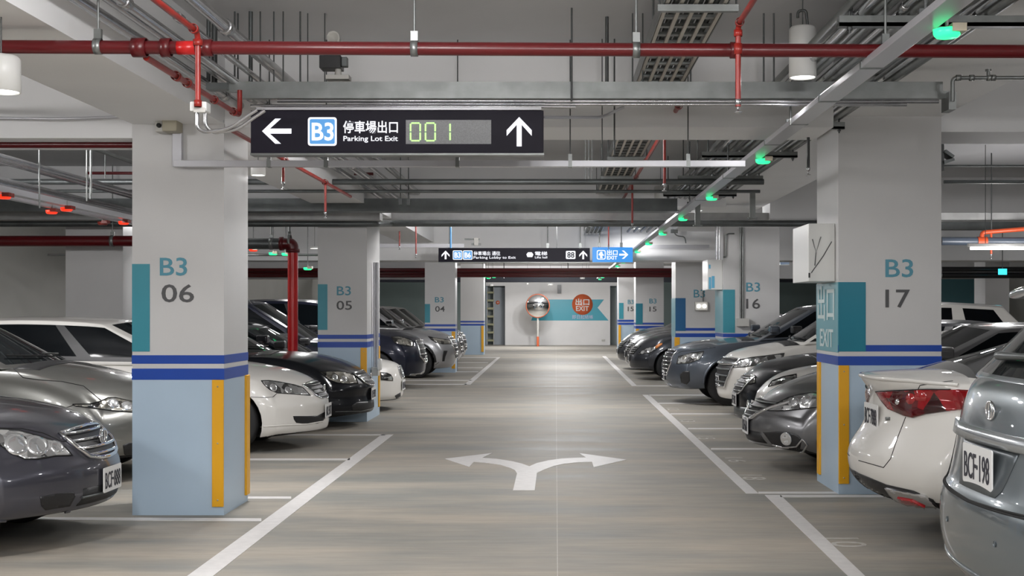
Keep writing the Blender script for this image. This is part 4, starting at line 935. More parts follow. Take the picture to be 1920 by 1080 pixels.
# extra hangers
clamp(211, 452, 17.2, 0.072, SLAB, 'clamp and rod holding the thick dark red pipe in the left bay', 0.05, 0.008)
for px_ in (945, 1065):
    q = MB(); x_ = XX(px_, 33.5); q.tube([(x_, 33.5, ZZ(519,33.5)), (x_, 33.5, SLAB)], 0.012, 6); q.box((x_-0.01, 32.95, ZZ(519,33.2)-0.03), (x_+0.01, 33.5, ZZ(519,33.2)-0.01))
    tag(q.build('hanger_rod', M['rod']), ['left','right'][px_ > 1000]+' rod carrying the far dark red pipes above the lane end', 'hanger rod')
h = empty('trapeze_hanger', (1.6, 21.5, 2.96)); tag(h, 'far crossbar under the grey conduits above the blue exit sign', 'trapeze hanger')
bx('crossbar', (-0.32,-0.02,0), (0.32,0.02,0.02), M['galv'], h)
for sx in (-0.3, 0.3):
    q = MB(); q.tube([(sx,0,0),(sx,0,SLAB-2.96)], 0.006, 6); q.build('rod', M['rod'], h)
q = MB(); x_ = XX(845,20); q.tube([(x_,20,ZZ(426,20)),(x_,20,SLAB)], 0.014, 8); tag(q.build('hanger_rod', M['galv']), 'short rod above the thin blue pipe', 'hanger rod')

for px_ in (900, 1200):
    q = MB(); x_ = XX(px_, 50.2); q.tube([(x_, 50.2, ZZ(524,50)), (x_, 50.2, SLAB)], 0.012, 6)
    tag(q.build('hanger_rod', M['rod']), ['left','right'][px_ > 1000]+' rod holding the dark duct at the lane end', 'hanger rod')
# ================================================================ CARS
def paintmat(name, col, metal=0.55, rough=0.32):
    dk = max(col) < 0.035
    return mat('car_paint_'+name, col, rough, metal, coat=0.45 if dk else 0.9, crough=0.04, spec=0.15 if dk else 0.5)
PM = {
 'charcoal': paintmat('charcoal', (0.055,0.055,0.070), 0.5), 'silver': paintmat('silver', (0.20,0.20,0.185), 0.7),
 'white': paintmat('white', (0.72,0.70,0.66), 0.0, 0.4), 'black': paintmat('black', (0.008,0.009,0.012), 0.0, 0.3),
 'navy': paintmat('night_blue', (0.012,0.014,0.026), 0.2, 0.3), 'grey': paintmat('mid_grey', (0.17,0.17,0.175), 0.7),
 'bluegrey': paintmat('dark_blue_grey', (0.085,0.10,0.125), 0.6), 'silverblue': paintmat('silver_blue', (0.165,0.19,0.205), 0.7),
 'silver2': paintmat('light_silver', (0.40,0.40,0.41), 0.7), 'dark': paintmat('dark_grey', (0.03,0.033,0.042), 0.5)}
M['glass'] = mat('car_glass', (0.008,0.010,0.011), 0.03, 0.0, spec=0.22)
M['tint'] = mat('car_glass_tinted', (0.003,0.004,0.005), 0.04, 0.0, spec=0.06)
M['tyre'] = mat('tyre_rubber', (0.014,0.014,0.015), 0.7)
M['rim'] = mat('alloy_rim', (0.42,0.42,0.43), 0.25, 0.9)
M['arch'] = mat('wheel_arch_liner', (0.006,0.006,0.007), 0.85)
M['chrome'] = mat('chrome', (0.72,0.72,0.74), 0.08, 1.0)
M['trim'] = mat('black_trim', (0.010,0.010,0.011), 0.45)
M['gap'] = mat('shut_line', (0.004,0.004,0.004), 0.8)
M['plate'] = mat('plate_white', (0.75,0.75,0.74), 0.4)
M['platetxt'] = mat('plate_black', (0.02,0.02,0.03), 0.5)
M['amber'] = mat('amber_lens', (0.75,0.22,0.03), 0.12, coat=1)
M['reflector'] = mat('reflector_red', (0.33,0.012,0.014), 0.15, coat=1)
def lampmat(name, c1, c2, metal, scale, rough=0.12):
    m = bpy.data.materials.new(name); m.use_nodes = True; nt = m.node_tree; b = nt.nodes['Principled BSDF']
    tc = nt.nodes.new('ShaderNodeTexCoord'); v = nt.nodes.new('ShaderNodeTexVoronoi'); v.inputs['Scale'].default_value = scale
    nt.links.new(tc.outputs['Object'], v.inputs['Vector'])
    cr = nt.nodes.new('ShaderNodeValToRGB'); cr.color_ramp.elements[0].color = (*c1,1); cr.color_ramp.elements[1].color = (*c2,1)
    cr.color_ramp.elements[0].position = 0.25; cr.color_ramp.elements[1].position = 0.75
    nt.links.new(v.outputs['Color'], cr.inputs[0]); nt.links.new(cr.outputs[0], b.inputs['Base Color'])
    bp = nt.nodes.new('ShaderNodeBump'); bp.inputs['Strength'].default_value = 0.5; bp.inputs['Distance'].default_value = 0.02
    nt.links.new(v.outputs['Distance'], bp.inputs['Height']); nt.links.new(bp.outputs[0], b.inputs['Normal'])
    b.inputs['Metallic'].default_value = metal; b.inputs['Roughness'].default_value = rough; b.inputs['Coat Weight'].default_value = 1.0; b.inputs['Coat Roughness'].default_value = 0.02
    return m
M['headlamp'] = lampmat('headlamp_lens', (0.10,0.10,0.10), (0.85,0.86,0.86), 0.75, 9)
M['headdark'] = lampmat('headlamp_lens_dark', (0.03,0.03,0.03), (0.50,0.48,0.42), 0.7, 10)
M['taillamp'] = lampmat('tail_lamp_lens', (0.03,0.002,0.003), (0.28,0.004,0.008), 0.1, 7)
M['clearlens'] = mat('clear_lens', (0.75,0.76,0.77), 0.1, 0.8, coat=1)

def interp(pts):
    xs = [p[0] for p in pts]; ys = [p[1] for p in pts]; n = len(xs)
    if n == 1: return lambda x: ys[0]
    dl = [(ys[i+1]-ys[i])/(xs[i+1]-xs[i]) for i in range(n-1)]
    m = [dl[0]]+[0 if dl[i-1]*dl[i] <= 0 else 2*dl[i-1]*dl[i]/(dl[i-1]+dl[i]) for i in range(1, n-1)]+[dl[-1]]
    def f(x):
        if x <= xs[0]: return ys[0]
        if x >= xs[-1]: return ys[-1]
        i = 0
        while x > xs[i+1]: i += 1
        h = xs[i+1]-xs[i]; t = (x-xs[i])/h
        return (ys[i]*(1+2*t)*(1-t)**2+h*m[i]*t*(1-t)**2+ys[i+1]*t*t*(3-2*t)+h*m[i+1]*t*t*(t-1))
    return f

def lattice(ux, uy, uz, fn, cls):
    """surface of a box lattice; fn(a,b,c)->(x,y,z); cls(face name, a, b, c)->material index"""
    V = {}; vs = []; fs = []; ms = []
    def vid(i, j, k):
        key = (i, j, k)
        if key not in V: V[key] = len(vs); vs.append(fn(ux[i], uy[j], uz[k]))
        return V[key]
    nx, ny, nz = len(ux)-1, len(uy)-1, len(uz)-1
    def face(name, quad):
        a = sum(ux[q[0]] for q in quad)/4; b = sum(uy[q[1]] for q in quad)/4; c = sum(uz[q[2]] for q in quad)/4
        mi = cls(name, a, b, c)
        fs.append([vid(*q) for q in quad]); ms.append(mi)
    for j in range(ny):
        for k in range(nz):
            face('front', [(0,j,k),(0,j,k+1),(0,j+1,k+1),(0,j+1,k)])
            face('rear', [(nx,j,k),(nx,j+1,k),(nx,j+1,k+1),(nx,j,k+1)])
    for i in range(nx):
        for k in range(nz):
            face('neg', [(i,0,k),(i+1,0,k),(i+1,0,k+1),(i,0,k+1)])
            face('pos', [(i,ny,k),(i,ny,k+1),(i+1,ny,k+1),(i+1,ny,k)])
        for j in range(ny):
            face('bottom', [(i,j,0),(i,j+1,0),(i+1,j+1,0),(i+1,j,0)])
            face('top', [(i,j,nz),(i+1,j,nz),(i+1,j+1,nz),(i,j+1,nz)])
    return vs, fs, ms

def mesh_of(vs, fs, ms, mats, name, level, smooth=True):
    me = bpy.data.meshes.new(name); me.from_pydata([tuple(v) for v in vs], [], fs)
    for m in mats: me.materials.append(m)
    for p, mi in zip(me.polygons, ms): p.material_index = mi; p.use_smooth = smooth
    o = bpy.data.objects.new(name, me); COL.objects.link(o)
    if level:
        md = o.modifiers.new('s', 'SUBSURF'); md.levels = level; md.render_levels = level; md.boundary_smooth = 'PRESERVE_CORNERS'
    return o
def bake(o):
    dg = bpy.context.evaluated_depsgraph_get(); dg.update()
    me = bpy.data.meshes.new_from_object(o.evaluated_get(dg), preserve_all_data_layers=False, depsgraph=dg)
    o.modifiers.clear(); old = o.data; o.data = me; bpy.data.meshes.remove(old); return o

def wheel_objs(cx, y, r, w, out, parent, spokes=10, rimm=None):
    """out: +1/-1 direction of the outer face"""
    rr = r*0.66
    q = MB()
    prof = [(rr, -w*0.45), (r*0.93, -w*0.5), (r, -w*0.36), (r, w*0.36), (r*0.93, w*0.5), (rr, w*0.45), (rr*0.97, w*0.3), (rr*0.97, -w*0.3), (rr, -w*0.45)]
    q.lathe(prof, (cx, y, r), 'y', 40)
    for k in range(4):
        pass
    ty = q.build('wheel', M['tyre'], parent)
    q = MB(); yo = out*w*0.40
    q.lathe([(rr*1.0, yo), (rr*0.93, yo*1.08), (rr*0.90, yo*0.6), (rr*0.9, yo*0.0), (0, yo*-0.05)], (cx, y, r), 'y', 32)
    for k in range(spokes):
        a = 2*math.pi*k/spokes; ca, sa = math.cos(a), math.sin(a)
        def pt(rad, off, yy): return (cx+ca*rad-sa*off, y+yy, r+sa*rad+ca*off)
        s0, s1 = rr*0.14, rr*0.94; w0, w1 = rr*0.10, rr*0.065
        vs = [pt(s0,-w0,yo*1.0), pt(s0,w0,yo*1.0), pt(s1,w1,yo*1.02), pt(s1,-w1,yo*1.02), pt(s0,-w0,yo*0.6), pt(s0,w0,yo*0.6), pt(s1,w1,yo*0.7), pt(s1,-w1,yo*0.7)]
        q.add(vs, [(0,1,2,3),(4,7,6,5),(0,4,5,1),(1,5,6,2),(2,6,7,3),(3,7,4,0)])
    q.lathe([(rr*0.2, yo*0.6), (rr*0.2, yo*1.03), (rr*0.12, yo*1.1), (0, yo*1.1)], (cx, y, r), 'y', 20)
    rm = q.build('rim', rimm or M['rim'], ty)
    return ty

def tipx(px, side, dc, W, sw, sp):
    v = [dc+W*0.85*k/20 for k in range(-20, 21)]
    if side < 0: return min((px-VX)*d/F+sw*abs((d-dc)/W)**sp for d in v)
    return max((px-VX)*d/F-sw*abs((d-dc)/W)**sp for d in v)
class Car:
    def __init__(s, S):
        s.S = S; s.side = S['side']         # -1: left row (tip points to +X), +1: right row (tip points to -X)
        W, L = S['W'], S['L']
        if S['tip'] > 20: S['tip'] = tipx(S['tip'], s.side, S['dc'], W, S.get('sweep', 0.30), S.get('spow', 2.6))
        s.root = empty('parked_car', (S['tip'], S['dc'], 0), 0.0 if s.side > 0 else math.pi)
        tag(s.root, S['label'], 'car')
        s.mw = Matrix.Translation((S['tip'], S['dc'], 0)) @ Matrix.Rotation(0.0 if s.side > 0 else math.pi, 4, 'Z')
        s.mi = s.mw.inverted()
        s.near = -1 if s.side > 0 else 1    # local y sign of the side facing the camera
        s.paint = PM[S['paint']]
        s.lv = S.get('lv', 2)
        s.body(); s.cabin(); s.wheels()
    # --- lower body
    def body(s):
        S = s.S; W, L = S['W'], S['L']
        top = interp(S['top']); bot = interp(S.get('bot', [(0,0.24),(0.35,0.20),(0.8,0.2),(L-0.8,0.22),(L,0.32)]))
        face = interp(S['face']); tail = interp(S.get('tail', [(0.2,0.15),(0.4,0.02),(0.6,0.0),(0.85,0.06),(1.1,0.12)]))
        sw, sp = S.get('sweep', 0.30), S.get('spow', 2.6)
        crown = interp(S.get('crown', [(0,0.05),(0.5,0.09),(1.2,0.06),(L-0.6,0.05),(L,0.05)]))
        plan = interp(S.get('plan', [(0,0.90),(0.3,0.965),(0.7,0.995),(1.2,1.0),(L-1.2,1.0),(L-0.4,0.96),(L,0.88)]))
        sec = interp(S.get('sec', [(0,0.93),(0.08,0.965),(0.25,0.99),(0.45,1.0),(0.6,1.0),(0.75,0.985),(0.9,0.95),(1,0.885)]))
        s.top = top; ft = S.get('fade', 0.9); fs_ = S.get('sfade', 1.3)
        def fn(a, b, c):
            u0 = a*L; zt = top(u0)-crown(u0)*abs(b)**2.4; zb = bot(u0)
            z = zb+(zt-zb)*c
            u = u0
            if u0 < ft: u += face(z)*(1-u0/ft)**2
            if u0 < fs_: u += sw*abs(b)**sp*(1-u0/fs_)**2
            if L-u0 < 0.9: u -= tail(z)*(1-(L-u0)/0.9)**2
            if L-u0 < 1.2: u -= 0.22*abs(b)**2.6*(1-(L-u0)/1.2)**2
            y = b*W*plan(u0)*sec(c)
            return (u, y, z)
        us = [0,.006,.02,.05,.09,.14,.19,.25,.31,.38,.46,.55,.64,.72,.79,.85,.90,.945,.98,.994,1]
        ub = [-1,-.95,-.82,-.6,-.35,-.12,.12,.35,.6,.82,.95,1]
        uc = [0,.05,.15,.28,.42,.55,.67,.78,.88,.95,1]
        if s.lv < 2: us = us[::1]
        vs, fs, ms = lattice(us, ub, uc, fn, lambda *a: 0)
        o = mesh_of(vs, fs, ms, [s.paint, M['arch']], 'body_shell', s.lv if s.lv < 2 else 2); bake(o)
        # wheel arches
        r = S.get('wr', 0.325); ar = r+0.055; s.wr = r
        s.wu = S.get('wu', (0.90, L-0.95))
        o.data.materials
        cuts = []
        q = MB()
        for u in s.wu:
            for sy in (-1, 1):
                n = 28; yi = sy*(W-0.30); yo = sy*(W+0.3)
                prof = [(0, yi), (ar, yi), (ar, yo), (0, yo)]
                vv = []; 
                for yv in (yi, yo):
                    for k in range(n):
                        a = 2*math.pi*k/n; vv.append((u+ar*math.cos(a), yv, r*0.98+ar*math.sin(a)))
                fc = [tuple(range(n)), tuple(range(n, 2*n))[::-1]]+[(k, n+k, n+(k+1) % n, (k+1) % n) for k in range(n)]
                if sy < 0: fc = [f[::-1] for f in fc]
                q.add(vv, fc)
        cut = q.build('cutter', [s.paint, M['arch']])
        bm = bmesh.new(); bm.from_mesh(cut.data); bmesh.ops.recalc_face_normals(bm, faces=bm.faces); bm.to_mesh(cut.data); bm.free()
        md = o.modifiers.new('b', 'BOOLEAN'); md.object = cut; md.operation = 'DIFFERENCE'; md.solver = 'EXACT'
        bake(o); cm = cut.data; bpy.data.objects.remove(cut); bpy.data.meshes.remove(cm)
        for p in o.data.polygons:
            c = p.center; p.use_smooth = True
            for u in s.wu:
                if math.hypot(c.x-u, c.z-r*0.98) < ar+0.012 and abs(p.normal.y) < 0.93 and abs(c.y) < W and (p.normal.x*(c.x-u)+p.normal.z*(c.z-r*0.98)) < 0: p.material_index = 1; p.use_smooth = True
                if math.hypot(c.x-u, c.z-r*0.98) < ar+0.01 and abs(abs(c.y)-(W-0.30)) < 0.02: p.material_index = 1
            if c.z < 0.35 and p.normal.z < -0.8: p.material_index = 1; 
        # sharp edges at arches
        o.parent = s.root; s.bodyo = o
        bm = bmesh.new(); bm.from_mesh(o.data)
        for e in bm.edges:
            if len(e.link_faces) == 2 and e.link_faces[0].normal.angle(e.link_faces[1].normal, 0) > math.radians(48): e.smooth = False
        s.bvh = BVHTree.FromBMesh(bm); bm.to_mesh(o.data); bm.free()
    # --- greenhouse
    def cabin(s):
        S = s.S; W, L = S['W'], S['L']; G = S['cab']
        top = s.top; roof = interp(G['roof'])
        wb, wt = G.get('wb', W*0.885), G.get('wt', W*0.66)
        cols = G['cols']        # list of (bx0,bx1,kind) kinds: g glass, b black pillar ; rest paint
        b0, t0, t1, b1 = G['b0'], G['t0'], G['t1'], G['b1']
        bul, rbul = G.get('bulge', 0.16), G.get('rbulge', 0.12)
        sink = 0.05
        def fn(a, b, c):
            ub = b0+(b1-b0)*a; ut = t0+(t1-t0)*a
            u = ub+(ut-ub)*c
            zb = top(min(max(ub, 0), L))-sink
            rc = roof(ut)-0.045*abs(b)**2.2
            z = zb+(rc-zb)*c
            y = b*(wb+(wt-wb)*c**1.25)
            u += bul*abs(b)**2.2*(1-a)**4 - rbul*abs(b)**2.2*a**4
            if c == 1.0 or True:
                pass
            return (u, y, z)
        edges = {0.0, 1.0, G.get('ap', 0.035)*0.5, 1-G.get('cp', 0.03)*0.5}
        for (x0, x1, k) in cols: edges |= {x0, x1}
        ee = sorted(edges); us = []
        for i in range(len(ee)-1):
            n = max(1, int(round((ee[i+1]-ee[i])/0.11)))
            us += [ee[i]+(ee[i+1]-ee[i])*k/n for k in range(n)]
        us.append(1.0)
        ub = [-1,-.965,-.90,-.6,-.2,.2,.6,.90,.965,1]
        wt0 = G.get('wtop', 0.90)
        uc = [0,.10,.14,.5,wt0-0.03,wt0,.985,1]
        kinds = {'g': 2, 'b': 1}
        idx = {}; mats = [s.paint if not G.get('roofm') else PM[G['roofm']], M['trim']]; names = ['roof_shell', 'pillar_trim']
        def slot(name):
            if name not in idx:
                idx[name] = len(mats); mats.append(M['tint'] if name.startswith('side') else M['glass']); names.append(name.split(':')[0])
            return idx[name]
        def cls(fn_, a, b, c):
            if fn_ == 'front' and abs(b) < 0.93 and 0.05 < c < 0.97 and not G.get('nofront'): return slot('windshield:' if not S.get('rear') else 'rear_window:')
            if fn_ == 'rear' and abs(b) < 0.90 and 0.12 < c < 0.97: return slot('rear_window:' if not S.get('rear') else 'windshield:')
            if fn_ in ('neg', 'pos') and 0.12 < c < wt0:
                for i, (x0, x1, k) in enumerate(cols):
                    if x0 <= a <= x1: return slot('side_window:%s%d' % (fn_, i)) if k == 'g' else 1
            if fn_ in ('neg', 'pos') and 0.10 <= c <= 0.14: return 1
            if fn_ == 'top' and G.get('panoroof') and abs(b) < 0.8 and 0.08 < a < 0.7: return slot('roof_glass:')
            return 0
        vs, fs, ms = lattice(us, ub, uc, fn, cls)
        o = mesh_of(vs, fs, ms, mats, 'cab', 2); bake(o)
        s.split(o, names)
    def split(s, o, names):
        me = o.data; groups = {}
        for p in me.polygons: groups.setdefault(p.material_index, []).append(p)
        for mi, ps in groups.items():
            rem = {}; vs = []; fs = []
            for p in ps:
                f = []
                for v in p.vertices:
                    if v not in rem: rem[v] = len(vs); vs.append(me.vertices[v].co[:])
                    f.append(rem[v])
                fs.append(f)
            m2 = bpy.data.meshes.new(names[mi]); m2.from_pydata(vs, [], fs); m2.materials.append(me.materials[mi])
            for p in m2.polygons: p.use_smooth = True
            ob = bpy.data.objects.new(names[mi], m2); COL.objects.link(ob); ob.parent = s.root
            if mi == 0: s.roofo = ob
        bpy.data.objects.remove(o)
        s.cabmesh = me
        bm = bmesh.new(); bm.from_mesh(me); s.cbvh = BVHTree.FromBMesh(bm); bm.free()
    def wheels(s):
        S = s.S; W = S['W']; wd = S.get('tw', 0.215)
        for u in s.wu:
            for sy in (-1, 1):
                wheel_objs(u, sy*(W-0.035-wd/2), s.wr, wd, sy, s.root, S.get('spokes', 10), S.get('rimm'))
    # --- surface lookup
    def cast_px(s, px, py, bvh=None):
        o = s.mi @ Vector((0,0,H)); d = (s.mi.to_3x3() @ Vector(((px-VX)/F, 1, -(py-VY)/F))).normalized()
        h = (bvh or s.bvh).ray_cast(o, d)
        return (h[0], h[1]) if h[0] is not None else (None, None)
    def cast_front(s, y, z, bvh=None):
        h = (bvh or s.bvh).ray_cast(Vector((-2, y, z)), Vector((1,0,0)))
        return (h[0], h[1]) if h[0] is not None else (None, None)
    def cast_side(s, u, z, sy, bvh=None):
        h = (bvh or s.bvh).ray_cast(Vector((u, sy*3, z)), Vector((0,-sy,0)))
        return (h[0], h[1]) if h[0] is not None else (None, None)
    def cast_top(s, u, y):
        h = s.bvh.ray_cast(Vector((u, y, 3)), Vector((0,0,-1)))
        return (h[0], h[1]) if h[0] is not None else (None, None)
    def patch(s, name, poly, m, cast, off=0.004, step=0.02, mirror=False, label=None, bulge=0.0, th=0.012, parent=None):
        """conforming plate: polygon in a 2D domain cast onto the body. cast(x,y)->(co,no)"""
        pts = []
        n = len(poly)
        for i in range(n):
            a, b = Vector(poly[i]), Vector(poly[(i+1) % n]); k = max(1, int((b-a).length/step))
            for j in range(k): pts.append(a+(b-a)*j/k)
        nb = len(pts)
        xs = [p.x for p in pts]; ys = [p.y for p in pts]
        def inside(p):
            c = False
            for i in range(nb):
                a, b = pts[i], pts[(i+1) % nb]
                if (a.y > p.y) != (b.y > p.y) and p.x < (b.x-a.x)*(p.y-a.y)/(b.y-a.y)+a.x: c = not c
            return c
        inner = []
        x = min(xs)+step*0.7
        while x < max(xs):
            y = min(ys)+step*0.7
            while y < max(ys):
                p = Vector((x, y))
                if inside(p) and min((p-q_).length for q_ in pts) > step*0.45: inner.append(p)
                y += step
            x += step
        allp = pts+inner
        vo, eo, fo, _, _, _ = delaunay_2d_cdt([p.to_2d() if hasattr(p, 'to_2d') else p for p in allp], [(i, (i+1) % nb) for i in range(nb)], [], 1, 1e-6)
        co = []; ok = []
        bnd = set(range(nb))
        for i, v in enumerate(vo):
            c, nn = cast(v.x, v.y)
            if c is None: co.append(None)
            else:
                extra = 0.0
                if bulge:
                    dmin = min((Vector(v)-q_).length for q_ in pts)/ (3.0*step); extra = bulge*min(1.0, dmin)
                co.append((c, nn, extra))
        good = [f for f in fo if all(co[i] is not None for i in f)]
        # drop faces stretched by silhouette jumps
        g2 = []
        for f in good:
            ps = [co[i][0] for i in f]; md = max((ps[i]-ps[i-1]).length for i in range(len(ps)))
            if md < s.S.get('maxedge', 0.35): g2.append(f)
        used = sorted({i for f in g2 for i in f}); rem = {v: k for k, v in enumerate(used)}
        if not used: return None
        vs = [co[i][0]+co[i][1]*(off+co[i][2]) for i in used]
        back = [co[i][0]-co[i][1]*th for i in used]
        fs = [[rem[i] for i in f] for f in g2]
        ec = {}
        for f in fs:
            for i in range(len(f)):
                a, b = f[i], f[(i+1) % len(f)]; ec.setdefault(tuple(sorted((a, b))), []).append((a, b))
        N = len(vs); walls = []
        for k, l in ec.items():
            if len(l) == 1: a, b = l[0]; walls.append([b, a, a+N, b+N])
        def mk(sgn):
            V = vs+back; V = [Vector((v.x, v.y*sgn, v.z)) for v in V]
            me = bpy.data.meshes.new(name); me.from_pydata([tuple(v) for v in V], [], fs+walls); me.materials.append(m)
            bm = bmesh.new(); bm.from_mesh(me); bmesh.ops.recalc_face_normals(bm, faces=bm.faces); bm.to_mesh(me); bm.free()
            for i, p in enumerate(me.polygons): p.use_smooth = i < len(fs)
            o = bpy.data.objects.new(name, me); COL.objects.link(o); o.parent = parent or s.root
            if label: o['label'] = label
            return o
        o = mk(1)
        if mirror: mk(-1)
        return o
    def strip(s, name, line, m, cast, r=0.004, mirror=False, step=None, off=0.0, closed=False, n=6, smooth=True, parent=None):
        """tube lying on the body along a polyline in a 2D domain"""
        L_ = [Vector(p) for p in line]
        if closed: L_.append(L_[0])
        pts = []
        for i in range(len(L_)-1):
            a, b = L_[i], L_[i+1]; k = max(1, int((b-a).length/(step or 0.03)))
            pts += [a+(b-a)*j/k for j in range(k)]
        pts.append(L_[-1]); runs = [[]]
        for p in pts:
            c, nn = cast(p.x, p.y)
            if c is None: 
                if runs[-1]: runs.append([])
            else:
                c = c+nn*off
                if runs[-1] and (runs[-1][-1]-c).length > 0.3: runs.append([])
                if not runs[-1] or (runs[-1][-1]-c).length > 0.003: runs[-1].append(c)
        for sg in ((1, -1) if mirror else (1,)):
            q = MB()
            for rn in runs:
                if len(rn) > 1: q.tube([Vector((v.x, v.y*sg, v.z)) for v in rn], r, n)
            if q.v: q.build(name, m, parent or s.root)
    def pxpoly(s, name, poly, m, **k):
        k.setdefault('step', k.pop('pstep', 5)); return s.patch(name, poly, m, s.cast_px, **k)
    def box(s, name, a, b, m, bevel=0.0, parent=None): return bx(name, a, b, m, parent or s.root, bevel)
    # --- standard bits
    def plate(s, z, txt, w=0.36, h=0.155, y=0.0, lean=None, recess=None, off=0.012):
        c, n = s.cast_front(y, z); c2, _ = s.cast_front(y, z+h*0.45)
        c = c or Vector((0.05, y, z)); u = (c.x if c2 is None else min(c.x, c2.x))-off
        if lean is None: lean = 0.0
        e = MB(); pts = [(-w/2,-h/2),(w/2,-h/2),(w/2,h/2),(-w/2,h/2)]
        # plate faces -u ; horizontal axis for reader = -y... (reader looks along +u): right-hand = -y*? 
        ux = Vector((0,-1,0)); uy = Vector((math.sin(lean),0,math.cos(lean))); uz = ux.cross(uy)
        o0 = Vector((u, y, z))
        e.prism([o0+ux*a+uy*b for a, b in rrect(-w/2,-h/2,w/2,h/2,0.012,3)], -uz*0.006)
        # make sure uz points to -u
        p = e.build('license_plate', M['plate'], s.root)
        sgn = 1 if uz.x < 0 else -1
        text_on(txt, 'plate_number', o0+ux*(-w*0.43)*1+uy*(-h*0.36)+uz*0.001*sgn, ux, uy, w*0.86, h*0.66, M['platetxt'], p, 0.002, 0.004)
        return o0
    def mirrors(s, u=None, z=None, m=None):
        G = s.S['cab']; u = u if u is not None else G['b0']+0.38; z = z if z is not None else s.top(u)+0.07; W = s.S['W']
        for sy in (-1, 1):
            vs, fs, ms = lattice([0,.2,.5,.8,1],[-1,-.5,.5,1],[0,.3,.7,1], lambda a,b,c: (u-0.07+a*0.16, sy*(W+0.045+b*0.095*(1-0.25*a)), z+0.0+c*0.13*(1-0.25*abs(b))), lambda *a: 0)
            o = mesh_of(vs, fs, ms, [m or s.paint], 'side_mirror', 2); bake(o); o.parent = s.root
            bx('mirror_stalk', (u-0.02, sy*(W*0.86), z-0.01), (u+0.05, sy*(W-0.02), z+0.03), M['trim'], o)
    def wipers(s):
        G = s.S['cab']; b0 = G['b0']
        for y0, y1 in ((-0.62, -0.05), (-0.02, 0.52)):
            pts = []
            for k in range(6):
                t = k/5; y = y0+(y1-y0)*t
                a = s.cbvh.ray_cast(Vector((b0-0.6+0.02, y, s.top(b0)+0.03+0.02*t)), Vector((1,0,0)))
                if a[0] is not None: pts.append(a[0]+a[1]*0.018)
            if len(pts) > 1:
                q = MB(); q.tube(pts, 0.009, 6); q.build('wiper', M['trim'], s.root)
    def cowl(s):
        b0 = s.S['cab']['b0']; W = s.S['W']
        s.patch('cowl_panel', [(b0-0.08,-W*0.7),(b0-0.10,0),(b0-0.08,W*0.7),(b0+0.12,W*0.78),(b0+0.10,0),(b0+0.12,-W*0.78)], M['trim'], s.cast_top, off=0.003, step=0.09)
    def doors(s, lines, handles, belt=True):
        for ln in lines: s.strip('door_seam', ln, M['gap'], lambda u, z: s.cast_side(u, z, 1), r=0.004, mirror=True, step=0.06)
        for (u, z) in handles:
            for sy in (-1, 1):
                c, n = s.cast_side(u, z, sy)
                if c is not None:
                    q = MB(); q.tube([c+Vector((-.09,0,0)), c+Vector((-.07,sy*.03,0)), c+Vector((.07,sy*.03,0)), c+Vector((.09,0,0))], 0.012, 8); q.build('door_handle', s.paint, s.root)
    def badge(s, z, r, y=0.0, m=None, off=0.012):
        c, n = s.cast_front(y, z)
        if c is None: return
        q = MB(); tt = 14
        ring_ = [c+n*off+Vector((0, math.cos(2*math.pi*k/tt)*r, math.sin(2*math.pi*k/tt)*r*0.78)) for k in range(tt+1)]
        q.tube(ring_, r*0.13, 6, caps=False)
        ring_ = [c+n*off+Vector((0, math.cos(2*math.pi*k/tt)*r*0.38, math.sin(2*math.pi*k/tt)*r*0.75)) for k in range(tt+1)]
        q.tube(ring_, r*0.12, 6, caps=False)
        q.build('badge', m or M['chrome'], s.root)
    def grille(s, poly, bars, barm, ring=None, rr=0.010, back=None, br=0.010, vertical=False, step=0.05, mirror_bars=True, off=0.006):
        """poly in (y,z) for front projection, symmetric"""
        g = s.patch('grille', poly, back or M['trim'], s.cast_front, off=off*0.5, step=step)
        zs = [p[1] for p in poly]; ys = [p[0] for p in poly]
        def span(z):
            xs = []
            n = len(poly)
            for i in range(n):
                a, b = poly[i], poly[(i+1) % n]
                if (a[1] > z) != (b[1] > z): xs.append(a[0]+(b[0]-a[0])*(z-a[1])/(b[1]-a[1]))
            return (min(xs), max(xs)) if len(xs) > 1 else None
        z0, z1 = min(zs), max(zs)
        for k in range(bars):
            z = z0+(z1-z0)*(k+0.7)/(bars+0.4); sp_ = span(z)
            if sp_: s.strip('grille_bar', [(sp_[0]*0.97, z), (sp_[1]*0.97, z)], barm, s.cast_front, r=br, off=off, step=0.05, parent=g)
        if ring: s.strip('grille_surround', poly, ring, s.cast_front, r=rr, off=off*0.7, step=0.04, closed=True, parent=g)
        return g
    def lamp(s, poly, m=None, label=None, border=True, parent=None, pstep=4, name='headlight', bulbs=()):
        o = s.pxpoly(name, poly, m or M['headlamp'], off=0.004, pstep=pstep, mirror=True, label=label, bulge=0.006)
        if border: s.strip('lamp_edge', poly, M['gap'], s.cast_px, r=0.004, mirror=True, step=pstep, closed=True, off=0.004)
        for (px, py, rad, mm) in bulbs:
            c, n = s.cast_px(px, py)
            if c is None: continue
            for sg in (1, -1):
                c2 = Vector((c.x, c.y*sg, c.z)); n2 = Vector((n.x, n.y*sg, n.z)); rot = n2.to_track_quat('Z', 'Y').to_matrix()
                q = MB(); q.lathe([(rad, 0.004), (rad*0.95, 0.011), (rad*0.6, 0.014), (0, 0.016)], (0,0,0), 'z', 18)
                q.v = [tuple(c2+rot @ Vector(v)) for v in q.v]; q.build('lamp_projector', mm, s.root)
        return o
def zo(x0, y0, k, pts): return [(x0+x/k, y0+y/k) for x, y in pts]

